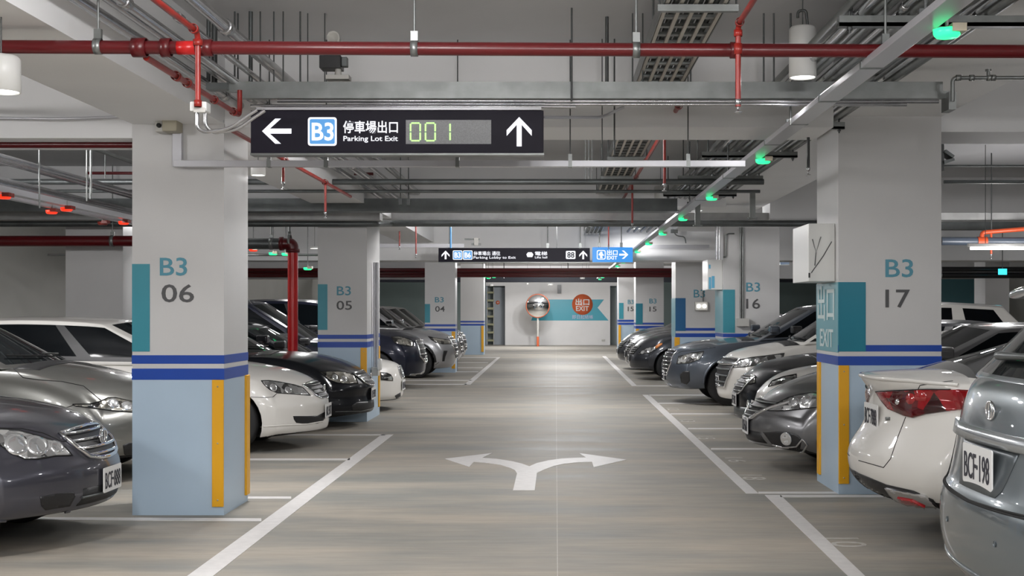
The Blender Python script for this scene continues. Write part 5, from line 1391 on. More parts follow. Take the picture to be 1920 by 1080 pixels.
SEDAN_CAB = lambda **k: dict(dict(b0=1.18, t0=2.0, t1=3.35, b1=4.05, roof=[(1.9,1.38),(2.3,1.43),(2.8,1.44),(3.4,1.38)], cols=[(.05,.43,'g'),(.43,.47,'b'),(.47,.82,'g'),(.84,.90,'g')]), **k)
SUV_CAB = lambda **k: dict(dict(b0=1.15, t0=1.85, t1=4.0, b1=4.45, roof=[(1.8,1.58),(2.3,1.655),(3.0,1.66),(4.1,1.60)], cols=[(.05,.36,'g'),(.36,.39,'b'),(.39,.66,'g'),(.70,.92,'g')]), **k)

# ---------------------------------------------------------------- LEFT ROW
# L1 nearest charcoal sedan
c = Car(dict(side=-1, tip=232, dc=8.4, W=0.90, L=4.65, paint='charcoal', label='nearest left charcoal sedan with chrome barred grille, plate BCF 888',
  top=[(0,.66),(.05,.72),(.12,.775),(.3,.85),(.75,.925),(1.25,.97),(2.5,.97),(3.9,1.0),(4.5,1.02),(4.65,.98)], sweep=0.36, spow=2.3,
  face=[(.2,.12),(.26,.03),(.36,0),(.50,.0),(.56,.03),(.64,.06),(.72,.11)], bot=[(0,.25),(.4,.22),(.9,.2),(3.8,.2),(4.65,.3)], cab=SEDAN_CAB(b0=1.25, t0=2.05)))
z = lambda p: zo(0,680,2.842,p)
c.lamp(z([(-150,400),(-60,360),(0,355),(100,362),(200,390),(300,420),(350,455),(385,495),(300,497),(200,515),(130,515),(60,482),(0,440),(-80,425)]), bulbs=[(30,834,0.075,M['clearlens']),(68,836,0.075,M['clearlens']),(105,839,0.05,M['clearlens'])])
c.grille([(-.33,.725),(-.17,.742),(0,.748),(.17,.742),(.33,.725),(.31,.64),(.24,.575),(.13,.555),(0,.55),(-.13,.555),(-.24,.575),(-.31,.64)], 4, M['chrome'], M['chrome'], 0.016, br=0.011, off=0.014)
c.badge(.66, .062, off=0.03)
c.plate(.41, 'BCF·888', w=0.33, h=0.16)
c.patch('lower_grille', [(-.34,.385),(.34,.385),(.37,.28),(-.37,.28)], M['trim'], c.cast_front, off=0.003, step=0.06)
c.strip('grille_bar', [(-.35,.33),(.35,.33)], M['galvdark'], c.cast_front, r=0.008, off=0.006)
c.pxpoly('fog_recess', z([(212,715),(300,697),(395,690),(400,715),(372,765),(240,785),(220,765)]), M['trim'], off=0.003, mirror=True)
c.strip('bumper_crease', z([(-40,845),(100,838),(250,815),(370,790),(480,775)]), c.paint, c.cast_px, r=0.012, mirror=True, step=8)
c.strip('hood_seam', z([(-60,352),(0,348),(120,352),(230,375),(330,420),(368,418)]), M['gap'], c.cast_px, r=0.0035, mirror=True, step=6)
c.mirrors(); c.cowl(); c.wipers()

# L2 silver car behind column 06
c = Car(dict(side=-1, tip=352, dc=11.75, W=0.90, L=4.6, paint='silver', label='silver grey hatchback with swept headlamp, nose hidden by the 06 column',
  top=[(0,.70),(.1,.80),(.35,.90),(.8,.99),(1.15,1.05),(2.5,1.06),(4.2,1.08),(4.6,1.0)], face=[(.2,.1),(.3,.0),(.5,.0),(.65,.03),(.8,.12)], sweep=.42,
  cab=SEDAN_CAB(b0=1.12,t0=1.98,t1=3.8,b1=4.4,roof=[(1.9,1.46),(2.4,1.53),(3.0,1.53),(3.9,1.44)])))
z = lambda p: zo(0,560,4.154,p)
c.lamp(z([(565,822),(700,820),(780,800),(840,772),(900,772),(1030,800),(1150,845),(1200,885),(1030,885),(880,875),(700,850),(590,838)]), M['headdark'], bulbs=[(212,757,0.05,M['clearlens']),(238,762,0.05,M['clearlens'])])
c.strip('hood_seam', z([(105,545),(180,615),(300,632),(480,645),(650,680),(790,795)]), M['gap'], c.cast_px, r=0.004, mirror=True, step=5)
c.strip('bumper_seam', z([(500,855),(585,825)]), M['gap'], c.cast_px, r=0.004, mirror=True, step=5)
c.pxpoly('fog_recess', zo(0,680,2.842,[(655,440),(690,425),(720,430),(720,520),(680,515),(660,485)]), M['trim'], off=0.003, mirror=True, pstep=4)
c.cowl(); c.wipers(); c.plate(.5, 'ATB·203')

# L3 white sedan
c = Car(dict(side=-1, tip=619, dc=14.3, W=0.89, L=4.75, paint='white', label='white sedan with barred grille behind the 06 column, dark tinted windows',
  top=[(0,.66),(.05,.705),(.12,.75),(.25,.805),(.45,.86),(.9,.935),(1.2,.965),(2.5,.985),(4.0,1.02),(4.75,.98)], sweep=.40, spow=2.2,
  face=[(.14,.10),(.2,.02),(.27,.0),(.36,.01),(.48,.0),(.55,.02),(.70,.09)], bot=[(0,.20),(.35,.16),(.7,.155),(3.9,.18),(4.75,.3)], wu=(0.93,3.75), wr=.33,
  cab=SEDAN_CAB(b0=1.18,t0=2.15,t1=3.95,b1=4.5,roof=[(1.9,1.37),(2.4,1.425),(3.2,1.45),(3.7,1.435),(4.0,1.39)],cols=[(.03,.335,'g'),(.335,.36,'b'),(.36,.84,'g'),(.90,.98,'g')])))
z = lambda p: zo(460,600,4.154,p)
c.lamp(z([(122,474),(180,472),(250,480),(380,505),(445,525),(480,560),(506,588),(400,580),(250,570),(190,545),(150,510)]), pstep=3, bulbs=[(512,727,.045,M['clearlens']),(540,732,.045,M['clearlens'])])
c.grille([(-.36,.70),(0,.715),(.36,.70),(.30,.58),(.2,.545),(0,.535),(-.2,.545),(-.30,.58)], 4, M['galv'], M['chrome'], .009, br=.005, off=.01)
c.badge(.635,.05,off=.02)
c.pxpoly('bumper_intake', z([(372,748),(480,748),(560,745),(625,712),(632,745),(600,790),(560,806),(440,806),(395,800),(378,775)]), M['trim'], off=.003, mirror=True, pstep=3)
c.strip('hood_seam', z([(470,520),(470,490),(520,470),(575,462)]), M['gap'], c.cast_px, r=.0035, mirror=True, step=3)
c.strip('lip_crease', z([(120,832),(300,820),(480,812),(600,790)]), c.paint, c.cast_px, r=.008, mirror=True, step=5)
c.strip('bumper_seam', z([(40,600),(150,604),(215,600),(245,572)]), M['gap'], c.cast_px, r=.003, mirror=True, step=5)
c.plate(.40,'AKL·5071'); c.mirrors(); c.cowl(); c.wipers()
c.doors([[(1.5,.35),(1.45,.7),(1.5,.93)],[(2.6,.25),(2.62,.95)],[(3.45,.55),(3.6,.97)]],[(2.45,.86),(3.4,.87)])
q = MB(); q.prism([(3.75,-.02,1.42),(3.99,-.02,1.40),(3.97,-.02,1.475),(3.9,-.02,1.48)],(0,.04,0)); q.build('roof_fin', M['black'], c.root)

# L4 black sedan
c = Car(dict(side=-1, tip=703, dc=16.95, W=0.90, L=4.75, paint='black', label='glossy black sedan with chrome grille in front of the 05 column',
  top=[(0,.62),(.06,.70),(.15,.76),(.35,.85),(.7,.93),(1.3,.985),(2.5,.99),(4.75,.98)], sweep=.42, spow=2.2,
  face=[(.14,.08),(.2,.01),(.28,.0),(.4,.03),(.52,.0),(.6,.03),(.7,.08)], bot=[(0,.18),(.4,.14),(.8,.17),(4.75,.3)], cab=SEDAN_CAB(b0=1.30,t0=2.15)))
c.lamp(z([(570,400),(640,400),(730,400),(800,410),(850,430),(880,495),(800,497),(720,490),(650,465),(610,430)]), M['headdark'], pstep=3, bulbs=[(628,708,.045,M['clearlens']),(645,711,.05,M['clearlens'])])
c.grille([(-.36,.70),(0,.72),(.36,.70),(.31,.58),(.2,.54),(0,.53),(-.2,.54),(-.31,.58)], 5, M['chrome'], M['chrome'], .010, br=.005, off=.012)
c.badge(.63,.05,off=.025)
c.plate(.42,'BLV·3192'); c.pxpoly('bumper_intake', z([(830,665),(870,640),(1000,628),(995,680),(930,700),(830,705)]), M['trim'], off=.003, mirror=True, pstep=3)
c.strip('chrome_strip', z([(700,715),(800,712),(900,710),(1000,690)]), M['galv'], c.cast_px, r=.004, mirror=True, step=4)
c.mirrors(); c.cowl(); c.wipers()

# L5 white small car
c = Car(dict(side=-1, tip=758, dc=19.6, W=0.86, L=4.3, paint='white', label='low white car with twin kidney grille and black roof beyond the 05 column', lv=1,
  top=[(0,.66),(.04,.70),(.12,.735),(.36,.78),(.9,.84),(1.3,.88),(2.5,.90),(4.3,.92)], sweep=.30, spow=2.4, face=[(.15,.08),(.22,.0),(.45,.0),(.6,.03),(.7,.06)], bot=[(0,.17),(.5,.16),(4.3,.3)],
  cab=SEDAN_CAB(b0=1.3,t0=2.1,t1=3.2,b1=3.8,roofm='black',roof=[(1.9,1.24),(2.4,1.30),(3.3,1.26)])))
z8 = lambda p: zo(700,560,6,p)
c.lamp(z8([(80,832),(150,835),(195,855),(218,895),(218,925),(150,920),(85,915)]), M['headdark'], pstep=2)
for sy in (-1,1): c.grille([(sy*.03,.665),(sy*.17,.66),(sy*.19,.55),(sy*.12,.49),(sy*.03,.48)], 0, M['chrome'], M['chrome'], .011, off=.012, step=.03)
c.plate(.38,'MBK·1186'); c.pxpoly('bumper_intake', zo(440,560,3.6,[(1080,655),(1120,632),(1120,660),(1090,675)]), M['trim'], off=.003, mirror=True, pstep=2)
c.mirrors(m=M['black']); c.cowl()

# L5b dark tall car parked deep between
c = Car(dict(side=-1, tip=706, dc=22.2, W=0.92, L=4.7, paint='navy', label='tall night blue crossover seen behind the red riser pipe', lv=1,
  top=[(0,.80),(.1,.92),(.35,1.0),(.85,1.06),(2.5,1.08),(4.7,1.1)], face=[(.2,.1),(.4,0),(.7,.02),(.95,.12)], cab=SUV_CAB(b0=.85,t0=1.9,t1=4.1,b1=4.5,roof=[(1.7,1.62),(2.3,1.71),(3.0,1.715),(4.1,1.66)])))
c.mirrors(m=M['black']); c.plate(.5,'AXR·7730')
q = MB(); q.tube([(2.0,0.5,1.6),(2.45,0.5,2.2)], .006, 6); q.build('antenna', M['rod'], c.root)

# L6 black SUV
c = Car(dict(side=-1, tip=800, dc=25.5, W=0.93, L=4.7, paint='navy', label='shiny black crossover with chrome nose bars right of the 05 column', lv=1, wr=.36,
  top=[(0,.92),(.05,.98),(.15,1.02),(.5,1.10),(1.0,1.16),(2.5,1.18),(4.7,1.2)], face=[(.22,.1),(.3,.02),(.6,0),(.85,.06),(1.0,.12)], bot=[(0,.24),(.5,.24),(4.7,.35)], sweep=.3,
  cab=SUV_CAB(b0=1.05,t0=1.8,roof=[(1.7,1.66),(2.3,1.74),(3.0,1.75),(4.1,1.70)])))
c.lamp(z8([(200,430),(300,425),(400,450),(452,480),(450,540),(350,528),(240,500)]), M['headdark'], pstep=2)
c.grille([(-.42,.92),(.42,.92),(.46,.62),(.2,.5),(-.2,.5),(-.46,.62)], 4, M['chrome'], M['chrome'], .022, br=.012, off=.015)
c.pxpoly('skid_plate', z8([(370,885),(420,845),(520,835),(590,800),(580,845),(500,875)]), M['chrome'], off=.004, mirror=True, pstep=3)
c.plate(.55,'BGS·6621'); c.mirrors(m=M['chrome']); c.cowl()

# L7 silver crossover + L8, L9
def crossover_silver(tip, dc, paint, label, lab2=False):
    c = Car(dict(side=-1, tip=tip, dc=dc, W=0.92, L=4.5, paint=paint, label=label, lv=1, wr=.36, wu=(0.86,3.5),
      top=[(0,.86),(.06,.94),(.2,1.0),(.5,1.07),(1.05,1.13),(2.5,1.15),(4.5,1.15)], face=[(.22,.12),(.35,.02),(.6,0),(.8,.04),(.95,.12)], bot=[(0,.22),(.5,.20),(4.5,.35)], sweep=.3,
      cab=SUV_CAB(b0=1.05,t0=1.72,t1=3.8,b1=4.2,roof=[(1.6,1.58),(2.2,1.65),(3.0,1.65),(4.0,1.6)])))
    return c
c = crossover_silver(858, 29.6, 'silver2', 'silver crossover with black arches in front of the 04 column')
c.lamp(z8([(615,425),(700,440),(800,455),(880,470),(885,510),(780,512),(700,495),(650,460)]), M['headdark'], pstep=2)
c.grille([(-.40,.90),(.40,.90),(.42,.70),(.3,.52),(-.3,.52),(-.42,.70)], 4, M['chrome'], M['chrome'], .02, br=.012, off=.015)
c.pxpoly('bumper_intake', z8([(790,585),(835,585),(810,650),(800,705),(775,705),(780,640)]), M['trim'], off=.003, mirror=True, pstep=2)
c.strip('arch_flare', [(.86+.44*math.cos(a/10*math.pi), .36+.44*math.sin(a/10*math.pi)) for a in range(0,11)], M['trim'], lambda u,zz: c.cast_side(u,zz,1), r=.028, mirror=True, step=.1)
c.patch('lower_cladding', [(.35,.22),(3.9,.24),(3.9,.36),(.35,.36)], M['trim'], lambda u,zz: c.cast_side(u,zz,1), off=.006, step=.12, mirror=True)
c.plate(.5,'BCK·2207'); c.mirrors(m=M['chrome']); c.cowl()
c = crossover_silver(868, 33.1, 'silver2', 'second silver crossover, only its nose shows past the first')
c.grille([(-.40,.90),(.40,.90),(.42,.70),(.3,.52),(-.3,.52),(-.42,.70)], 3, M['chrome'], M['chrome'], .02, br=.012, off=.015); c.plate(.5,'AFM·9084'); c.cowl()
c = crossover_silver(875, 35.8, 'grey', 'third crossover, dark grey, farthest nose in the left row')
c.grille([(-.40,.90),(.40,.90),(.42,.70),(.3,.52),(-.3,.52),(-.42,.70)], 3, M['chrome'], M['chrome'], .02, br=.012, off=.015); c.plate(.5,'RAB·4410')

# ---------------------------------------------------------------- RIGHT ROW
# R1 silver blue wagon, rear
c = Car(dict(side=1, rear=True, tip=1757, dc=5.25, W=0.90, L=4.6, paint='silverblue', label='nearest right silver blue wagon seen from behind, plate BCF 198',
  top=[(0,.78),(.01,.98),(.03,1.15),(.06,1.215),(.15,1.24),(1.0,1.16),(3.4,1.0),(3.6,.98),(4.6,.75)], sweep=.18, spow=2.8, crown=[(0,.02),(.3,.03),(3.4,.05),(4.6,.06)],
  face=[(.3,.14),(.42,.03),(.55,0),(.70,.0),(.75,.02),(.79,.055),(.9,.06),(1.1,.07),(1.2,.11)], bot=[(0,.30),(.5,.28),(4.6,.22)], fade=.8,
  plan=[(0,.97),(.3,.985),(.7,1.0),(3.4,1.0),(4.2,.96),(4.6,.88)], sec=[(0,.93),(.1,.97),(.3,1.0),(.55,1.0),(.7,.99),(.85,.97),(1,.93)],
  wu=(.85,3.65), cab=dict(b0=.15,t0=.50,t1=2.7,b1=3.5,wb=.865,wt=.67,bulge=.16,roof=[(.3,1.60),(.6,1.635),(1.5,1.66),(2.8,1.60)],cols=[(.05,.28,'g'),(.31,.58,'g'),(.58,.62,'b'),(.62,.95,'g')])))
zr = lambda p: zo(1740,560,2.078,p)
c.plate(.865, 'BCF·198', w=0.36, h=0.165, off=0.02)
c.patch('plate_recess', [(-.34,.955),(.34,.955),(.26,.80),(.22,.765),(-.22,.765),(-.26,.80)], M['trim'] if False else mat('recess_grey',(0.10,0.115,0.125),0.3,0.5), c.cast_front, off=.002, step=.06)
c.patch('garnish_bar', [(-.60,1.015),(.60,1.015),(.57,.955),(-.57,.955)], mat('brushed_bar',(0.50,0.53,0.55),0.22,0.8), c.cast_front, off=.022, step=.07, th=.02)
c.badge(1.09, .048, off=.01)
c.strip('tailgate_seam', [(-.68,1.10),(-.70,.95),(-.66,.80),(-.55,.74),(0,.725),(.55,.74),(.66,.80),(.70,.95),(.68,1.10)], M['gap'], c.cast_front, r=.005, step=.05)
c.strip('bumper_seam', [(-.80,.735),(0,.72),(.80,.735)], M['gap'], c.cast_front, r=.005, step=.06)
c.strip('valance_crease', [(-.85,.43),(-.5,.42),(0,.42),(.5,.42),(.85,.43)], c.paint, c.cast_front, r=.014, step=.06)
c.patch('tail_light', [(.26,1.13),(.42,1.11),(.55,.97),(.42,.86),(.27,.86)], M['taillamp'], lambda u,zz: c.cast_side(u,zz,1), off=.005, step=.05, mirror=True)
c.patch('lower_valance', [(-.86,.42),(.86,.42),(.84,.31),(-.84,.31)], PM['dark'], c.cast_front, off=.004, step=.07)
for yy in (-.30,.30):
    cc, nn = c.cast_front(yy,.60)
    if cc is not None: q = MB(); q.lathe([(0.012,-.004),(.012,0),(0,0)], cc, 'x', 12); q.build('parking_sensor', c.paint, c.root)
a_ = c.cbvh.ray_cast(Vector((-1,0.0,1.24)),Vector((1,0,0))); 
if a_[0] is not None:
    p0 = a_[0]; q = MB(); pts=[]
    for k in range(7):
        y = .30-.62*k/6; h = c.cbvh.ray_cast(Vector((-1,y,1.29+.012*k/6)),Vector((1,0,0)))
        if h[0] is not None: pts.append(h[0]+h[1]*.03)
    q.tube(pts, .014, 8, radii=[.02-.0018*i for i in range(len(pts))]); q.build('rear_wiper', M['galvdark'], c.root)
vs, fs, ms = lattice([0,.3,.7,1],[-1,-.9,-.5,0,.5,.9,1],[0,.5,1], lambda a,b,cc_: (.36+a*.35+.05*abs(b)**2, b*.70, 1.600+.03*a*0+cc_*.045*(1-.0*a)-.03*abs(b)**3-.02*(1-a)), lambda *a: 0)
o = mesh_of(vs, fs, ms, [c.paint], 'roof_spoiler', 2); bake(o); o.parent = c.root

# R2 white sedan, rear
c = Car(dict(side=1, rear=True, tip=1584, dc=8.6, W=0.91, L=4.8, paint='white', label='white sedan tail with large red lamps beside the 17 column, plate BCF 7888',
  top=[(0,1.00),(.02,1.065),(.10,1.09),(.25,1.10),(.5,1.11),(.75,1.115),(1.2,1.06),(3.4,1.0),(3.7,.98),(4.8,.72)], sweep=.34, spow=2.5, crown=[(0,.05),(.7,.05),(3.4,.05),(4.8,.06)],
  face=[(.22,.30),(.30,.12),(.38,.03),(.5,0),(.62,.02),(.70,.11),(.82,.14),(.95,.15),(1.02,.10),(1.08,.03)], bot=[(0,.28),(.5,.25),(4.8,.22)],
  plan=[(0,.93),(.3,.97),(.7,1.0),(3.6,1.0),(4.3,.96),(4.8,.88)], sec=[(0,.90),(.12,.96),(.3,1.0),(.5,1.0),(.7,.985),(.85,.95),(1,.86)], wu=(1.0,3.85),
  cab=dict(b0=.46,t0=1.42,t1=2.75,b1=3.6,wb=.80,wt=.60,bulge=.10,rbulge=.16,roof=[(1.3,1.37),(1.9,1.42),(2.4,1.425),(2.9,1.38)],cols=[(.10,.42,'g'),(.42,.46,'b'),(.46,.93,'g')])))
z6 = lambda p: zo(1570,600,3.0,p)
tl = c.pxpoly('tail_light', z6([(222,402),(330,394),(500,388),(640,390),(760,400),(760,500),(640,512),(500,532),(430,552),(380,540),(290,500),(250,450)]), M['taillamp'], off=.012, mirror=True, pstep=4, bulge=.012)
c.strip('lamp_edge', z6([(222,402),(330,394),(500,388),(640,390)]), M['gap'], c.cast_px, r=.005, mirror=True, step=5, off=.008)
for px, py, rr_, mm in ((1712,748,.04,M['reflector']),(1730,744,.05,M['reflector']),(1688,754,.02,M['clearlens'])):
    cc, nn = c.cast_px(px, py)
    if cc is not None:
        rot = nn.to_track_quat('Z','Y').to_matrix(); q = MB(); q.lathe([(rr_,.022),(rr_*.9,.028),(0,.031)],(0,0,0),'z',18); q.v = [tuple(cc+rot@Vector(v)) for v in q.v]; q.build('lamp_element', mm, c.root)
c.plate(.80, 'BCF·7888', w=0.36, h=0.165, lean=-0.0, off=.012)
c.badge(.985,.05,off=.012)
c.pxpoly('rear_diffuser', z6([(42,815),(120,860),(275,925),(430,960),(540,1010),(580,1060),(560,1110),(300,1050),(200,1005),(100,950),(60,880)]), M['trim'], off=.006, mirror=True, pstep=5)
c.pxpoly('fog_surround', z6([(275,938),(400,960),(500,985),(560,1040),(560,1065),(440,1040),(335,1010),(300,975)]), M['chrome'], off=.018, mirror=True, pstep=4)
c.pxpoly('rear_reflector', z6([(345,985),(430,1000),(500,1035),(505,1052),(420,1035),(370,1015)]), M['reflector'], off=.026, mirror=True, pstep=3)
c.strip('trunk_seam', z6([(385,545),(340,660),(300,780),(260,830),(120,790)]), M['gap'], c.cast_px, r=.003, mirror=True, step=4)
c.strip('trunk_seam', z6([(455,388),(465,368),(540,355),(650,343)]), M['gap'], c.cast_px, r=.003, mirror=True, step=4)
c.strip('spoiler_lip', [(-.74,1.045),(-.5,1.06),(0,1.066),(.5,1.06),(.74,1.045)], c.paint, c.cast_front, r=.014, step=.05, off=.004)
c.pxpoly('model_emblem', z6([(273,547),(298,547),(297,565),(275,566)]), M['galv'], off=.006, pstep=3)
c.mirrors(u=3.4, z=1.03)

# R3 mid grey sedan
c = Car(dict(side=1, tip=1395, dc=12.35, W=0.86, L=4.6, paint='grey', label='mid grey sedan with V shaped grille and round fog lamp left of the 17 column', spokes=8,
  top=[(0,.57),(.04,.62),(.12,.68),(.22,.745),(.4,.82),(.65,.90),(1.0,.97),(1.3,1.0),(2.5,1.0),(4.6,1.0)], sweep=.40, spow=2.1,
  face=[(.18,.12),(.26,.02),(.36,.0),(.5,.01),(.58,.04),(.66,.08)], bot=[(0,.24),(.4,.19),(.8,.2),(4.6,.3)], cab=SEDAN_CAB(b0=1.25,t0=2.1,roof=[(1.9,1.34),(2.3,1.39),(2.8,1.40),(3.4,1.34)])))
z5 = lambda p: zo(1330,560,3.178,p)
c.lamp(z5([(345,668),(400,625),(470,590),(540,570),(620,560),(700,570),(720,640),(625,650),(540,660),(440,670)]), pstep=4, bulbs=[(1490,755,.05,M['clearlens']),(1512,751,.06,M['clearlens'])])
c.grille([(-.42,.645),(0,.66),(.42,.645),(.30,.555),(.18,.49),(0,.48),(-.18,.49),(-.30,.555)], 4, M['galv'], None, br=.009, off=.012)
c.strip('chrome_strip', [(-.50,.66),(-.38,.60),(-.22,.50),(-.12,.47),(.12,.47),(.22,.50),(.38,.60),(.50,.66)], M['chrome'], c.cast_front, r=.020, step=.04, off=.008)
c.badge(.575,.055,off=.03)
c.plate(.41,'BDH·6618', w=.34, h=.16)
c.pxpoly('fog_recess', z5([(320,795),(400,792),(480,795),(530,815),(552,838),(540,900),(500,915),(440,905),(370,862)]), M['trim'], off=.003, mirror=True, pstep=4)
for (px, py, r_, mm) in ((1474.7,822.7,.052,M['clearlens']),):
    cc, nn = c.cast_px(px, py)
    for sg in (1,-1):
        c2 = Vector((cc.x,cc.y*sg,cc.z)); n2 = Vector((nn.x,nn.y*sg,nn.z)); rot = n2.to_track_quat('Z','Y').to_matrix(); q = MB(); q.lathe([(r_*1.2,.005),(r_*1.15,.016),(r_,.012),(r_*.6,.02),(0,.022)],(0,0,0),'z',20); q.v = [tuple(c2+rot@Vector(v)) for v in q.v]; q.build('fog_lamp', mm, c.root)
c.strip('chrome_strip', z5([(380,870),(440,885),(520,880),(555,838),(585,870),(560,910),(500,925)]), M['chrome'], c.cast_px, r=.010, mirror=True, step=4, off=.004)
c.patch('lower_grille', [(-.36,.37),(.36,.37),(.42,.27),(-.42,.27)], M['trim'], c.cast_front, off=.003, step=.06)
c.strip('lip_chrome', [(-.62,.25),(-.4,.235),(0,.23),(.4,.235),(.62,.25)], M['chrome'], c.cast_front, r=.010, step=.05)
c.mirrors(); c.cowl(); c.wipers()

# R3b white hood
c = Car(dict(side=1, tip=1411, dc=14.35, W=0.84, L=4.3, paint='white', label='white car showing only its hood between the mid grey and black sedans', lv=1,
  top=[(0,.60),(.06,.70),(.15,.77),(.35,.84),(.7,.90),(1.1,.93),(4.3,.95)], sweep=.38, spow=2.2, face=[(.2,.1),(.4,0),(.6,.04),(.75,.1)], cab=SEDAN_CAB(t1=3.2,b1=3.8,b0=1.2,roof=[(1.9,1.24),(2.3,1.30),(3.3,1.26)])))
c.lamp(z5([(350,525),(375,490),(440,465),(520,450),(520,480),(440,505)]), pstep=3)
c.plate(.42,'AUP·5577')

# R4 black sedan
c = Car(dict(side=1, tip=1375, dc=16.1, W=0.86, L=4.6, paint='black', label='black sedan with slatted grille between the people carrier and the grey sedan',
  top=[(0,.60),(.04,.66),(.12,.76),(.25,.84),(.5,.90),(.8,.955),(1.2,.985),(4.6,1.0)], sweep=.36, spow=2.2, face=[(.14,.06),(.2,0),(.5,.0),(.6,.03),(.75,.1)], bot=[(0,.17),(.4,.17),(4.6,.3)],
  cab=SEDAN_CAB(b0=1.0,t0=1.85,roof=[(1.7,1.34),(2.3,1.40),(2.8,1.40),(3.4,1.34)])))
c.grille([(-.34,.70),(.34,.70),(.30,.53),(.2,.48),(-.2,.48),(-.30,.53)], 4, M['galv'], M['chrome'], .012, br=.008, off=.012)
c.lamp(z5([(190,500),(215,470),(270,455),(275,500),(240,510)]), M['headdark'], pstep=2)
c.plate(.40,'BFT·9012', w=.36,h=.165); c.patch('lower_grille', [(-.5,.32),(.5,.32),(.55,.22),(-.55,.22)], M['galvdark'], c.cast_front, off=.003, step=.06)
c.mirrors(); c.cowl(); c.wipers()

# R5 white people carrier
c = Car(dict(side=1, tip=1343, dc=18.8, W=0.92, L=4.7, paint='white', label='white people carrier with tall black grille and wide headlamp', wr=.34,
  top=[(0,.76),(.04,.84),(.12,.90),(.35,.965),(.85,1.05),(1.0,1.08),(2.5,1.12),(4.7,1.15)], sweep=.30, spow=2.4, face=[(.22,.06),(.3,0),(.5,.0),(.7,.02),(.85,.09)], bot=[(0,.24),(.5,.26),(4.7,.35)],
  cab=SUV_CAB(b0=.95,t0=1.75,t1=4.1,b1=4.5,roof=[(1.6,1.53),(2.2,1.63),(3.0,1.65),(4.1,1.60)])))
c.lamp(z5([(132,412),(140,372),(250,350),(340,340),(448,325),(440,348),(360,375),(290,395),(210,408)]), pstep=3, bulbs=[(1387,682,.05,M['clearlens']),(1404,680,.05,M['clearlens']),(1420,676,.04,M['clearlens'])])
c.grille([(-.55,.82),(.55,.82),(.52,.62),(.40,.42),(-.40,.42),(-.52,.62)], 4, M['galvdark'], M['chrome'], .016, br=.014, off=.014)
c.strip('grille_bar', [(-.6,.74),(.6,.74)], M['chrome'], c.cast_front, r=.022, off=.018, step=.05)
c.plate(.50,'RCG·8850', w=.36,h=.16); c.mirrors(m=M['black']); c.cowl(); c.wipers()

# R6 dark crossover
c = Car(dict(side=1, tip=1243, dc=21.2, W=0.93, L=4.75, paint='bluegrey', label='dark blue grey crossover showing its whole front wheel, below the 16 column', wr=.35, wu=(.98,3.75), spokes=12,
  top=[(0,.80),(.04,.87),(.12,.92),(.25,.965),(.5,1.01),(.9,1.05),(1.3,1.075),(2.5,1.12),(4.75,1.15)], sweep=.30, spow=2.3, face=[(.22,.12),(.3,.04),(.4,0),(.65,.0),(.8,.03),(.95,.1)], bot=[(0,.26),(.5,.27),(4.75,.35)],
  cab=SUV_CAB(b0=1.28,t0=2.2,t1=4.2,b1=4.5,roof=[(2.0,1.53),(2.6,1.62),(3.2,1.63),(4.2,1.56)])))
z3 = lambda p: zo(1140,560,3.176,p)
c.lamp(z3([(408,388),(420,345),(500,322),(572,313),(562,335),(545,362),(480,385)]), pstep=3, bulbs=[(1284,671,.05,M['headdark']),(1302,668,.05,M['clearlens'])])
c.grille([(-.44,.86),(.44,.86),(.46,.66),(.30,.46),(-.30,.46),(-.46,.66)], 6, M['chrome'], M['chrome'], .014, br=.008, off=.012)
c.plate(.45,'BKN·5203', w=.34,h=.16)
c.pxpoly('fog_recess', z3([(428,450),(450,432),(485,432),(488,490),(470,512),(435,500)]), M['trim'], off=.003, mirror=True, pstep=3)
c.strip('arch_flare', [(.98+.42*math.cos(a/12*math.pi), .35+.42*math.sin(a/12*math.pi)) for a in range(0,13)], c.paint, lambda u,zz: c.cast_side(u,zz,1), r=.022, mirror=True, step=.1)
c.pxpoly('skid_plate', z3([(330,515),(360,500),(410,545),(540,548),(545,562),(420,560),(340,540)]), mat('satin_grey',(0.30,0.31,0.33),0.35,0.6), off=.005, mirror=True, pstep=4)
c.strip('hood_seam', z3([(400,330),(440,315),(560,302),(640,290)]), M['gap'], c.cast_px, r=.004, mirror=True, step=4)
c.mirrors(); c.cowl(); c.wipers()
c.doors([[(1.55,.4),(1.5,.8),(1.6,1.05)],[(2.7,.3),(2.7,1.08)]],[(2.5,.95)])

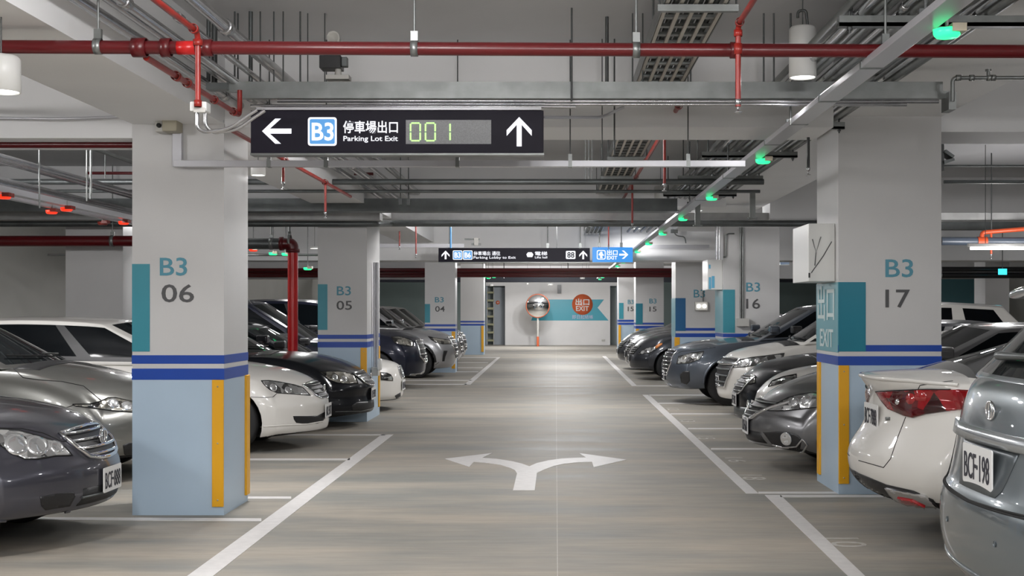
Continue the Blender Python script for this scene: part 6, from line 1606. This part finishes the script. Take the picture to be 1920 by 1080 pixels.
# R7, R7b, R8 far dark sedans
def fardark(tip, dc, paint, label, H_=1.45):
    return Car(dict(side=1, tip=tip, dc=dc, W=0.88, L=4.5, paint=paint, label=label, lv=1, wu=(.88,3.5),
      top=[(0,.66),(.05,.76),(.12,.83),(.3,.93),(.6,1.02),(1.0,1.09),(1.3,1.12),(2.5,1.13),(4.5,1.1)], sweep=.38, spow=2.2, face=[(.2,.12),(.28,.02),(.45,0),(.6,.04),(.8,.14)],
      cab=SEDAN_CAB(b0=1.15,t0=1.9,t1=3.5,b1=4.1,roof=[(1.7,1.42),(2.3,1.50),(2.8,1.50),(3.5,1.44)])))
z9 = lambda p: zo(1140,560,6.747,p)
c = fardark(1178, 28.5, 'dark', 'dark grey sedan with amber lamp corner left of the B3 column')
c.lamp(z9([(385,705),(430,650),(500,620),(600,600),(600,640),(540,680),(450,700)]), pstep=2)
c.lamp(z9([(595,605),(640,570),(690,560),(685,585),(610,635)]), M['amber'], name='turn_signal', pstep=2, border=False, label='amber turn signal')
c.grille([(-.40,.74),(.40,.74),(.34,.56),(-.34,.56)], 4, M['galv'], None, br=.01, off=.012); c.plate(.47,'AGZ·7015'); c.cowl()
c = fardark(1171, 31.2, 'grey', 'grey hatchback with light windshield between the two dark sedans on the right')
c.grille([(-.40,.74),(.40,.74),(.34,.56),(-.34,.56)], 3, M['galv'], M['chrome'], .012, br=.01, off=.012); c.plate(.47,'BBR·3358')
c.patch('sun_shade', [(-.55,1.18),(.55,1.18),(.45,1.38),(-.45,1.38)], mat('sunshade_silver',(0.45,0.47,0.45),0.4,0.3), lambda y_,z_: c.cast_front(y_,z_,c.cbvh), off=.004, step=.12)
c = fardark(1157, 33.6, 'dark', 'farthest dark sedan in the right row, beside the nearer 15 column')
c.lamp(z9([(250,560),(280,515),(370,505),(400,515),(380,545),(300,570)]), pstep=2)
c.grille([(-.40,.74),(.40,.74),(.34,.56),(-.34,.56)], 4, M['galv'], None, br=.01, off=.012); c.plate(.47,'ATD·0427')
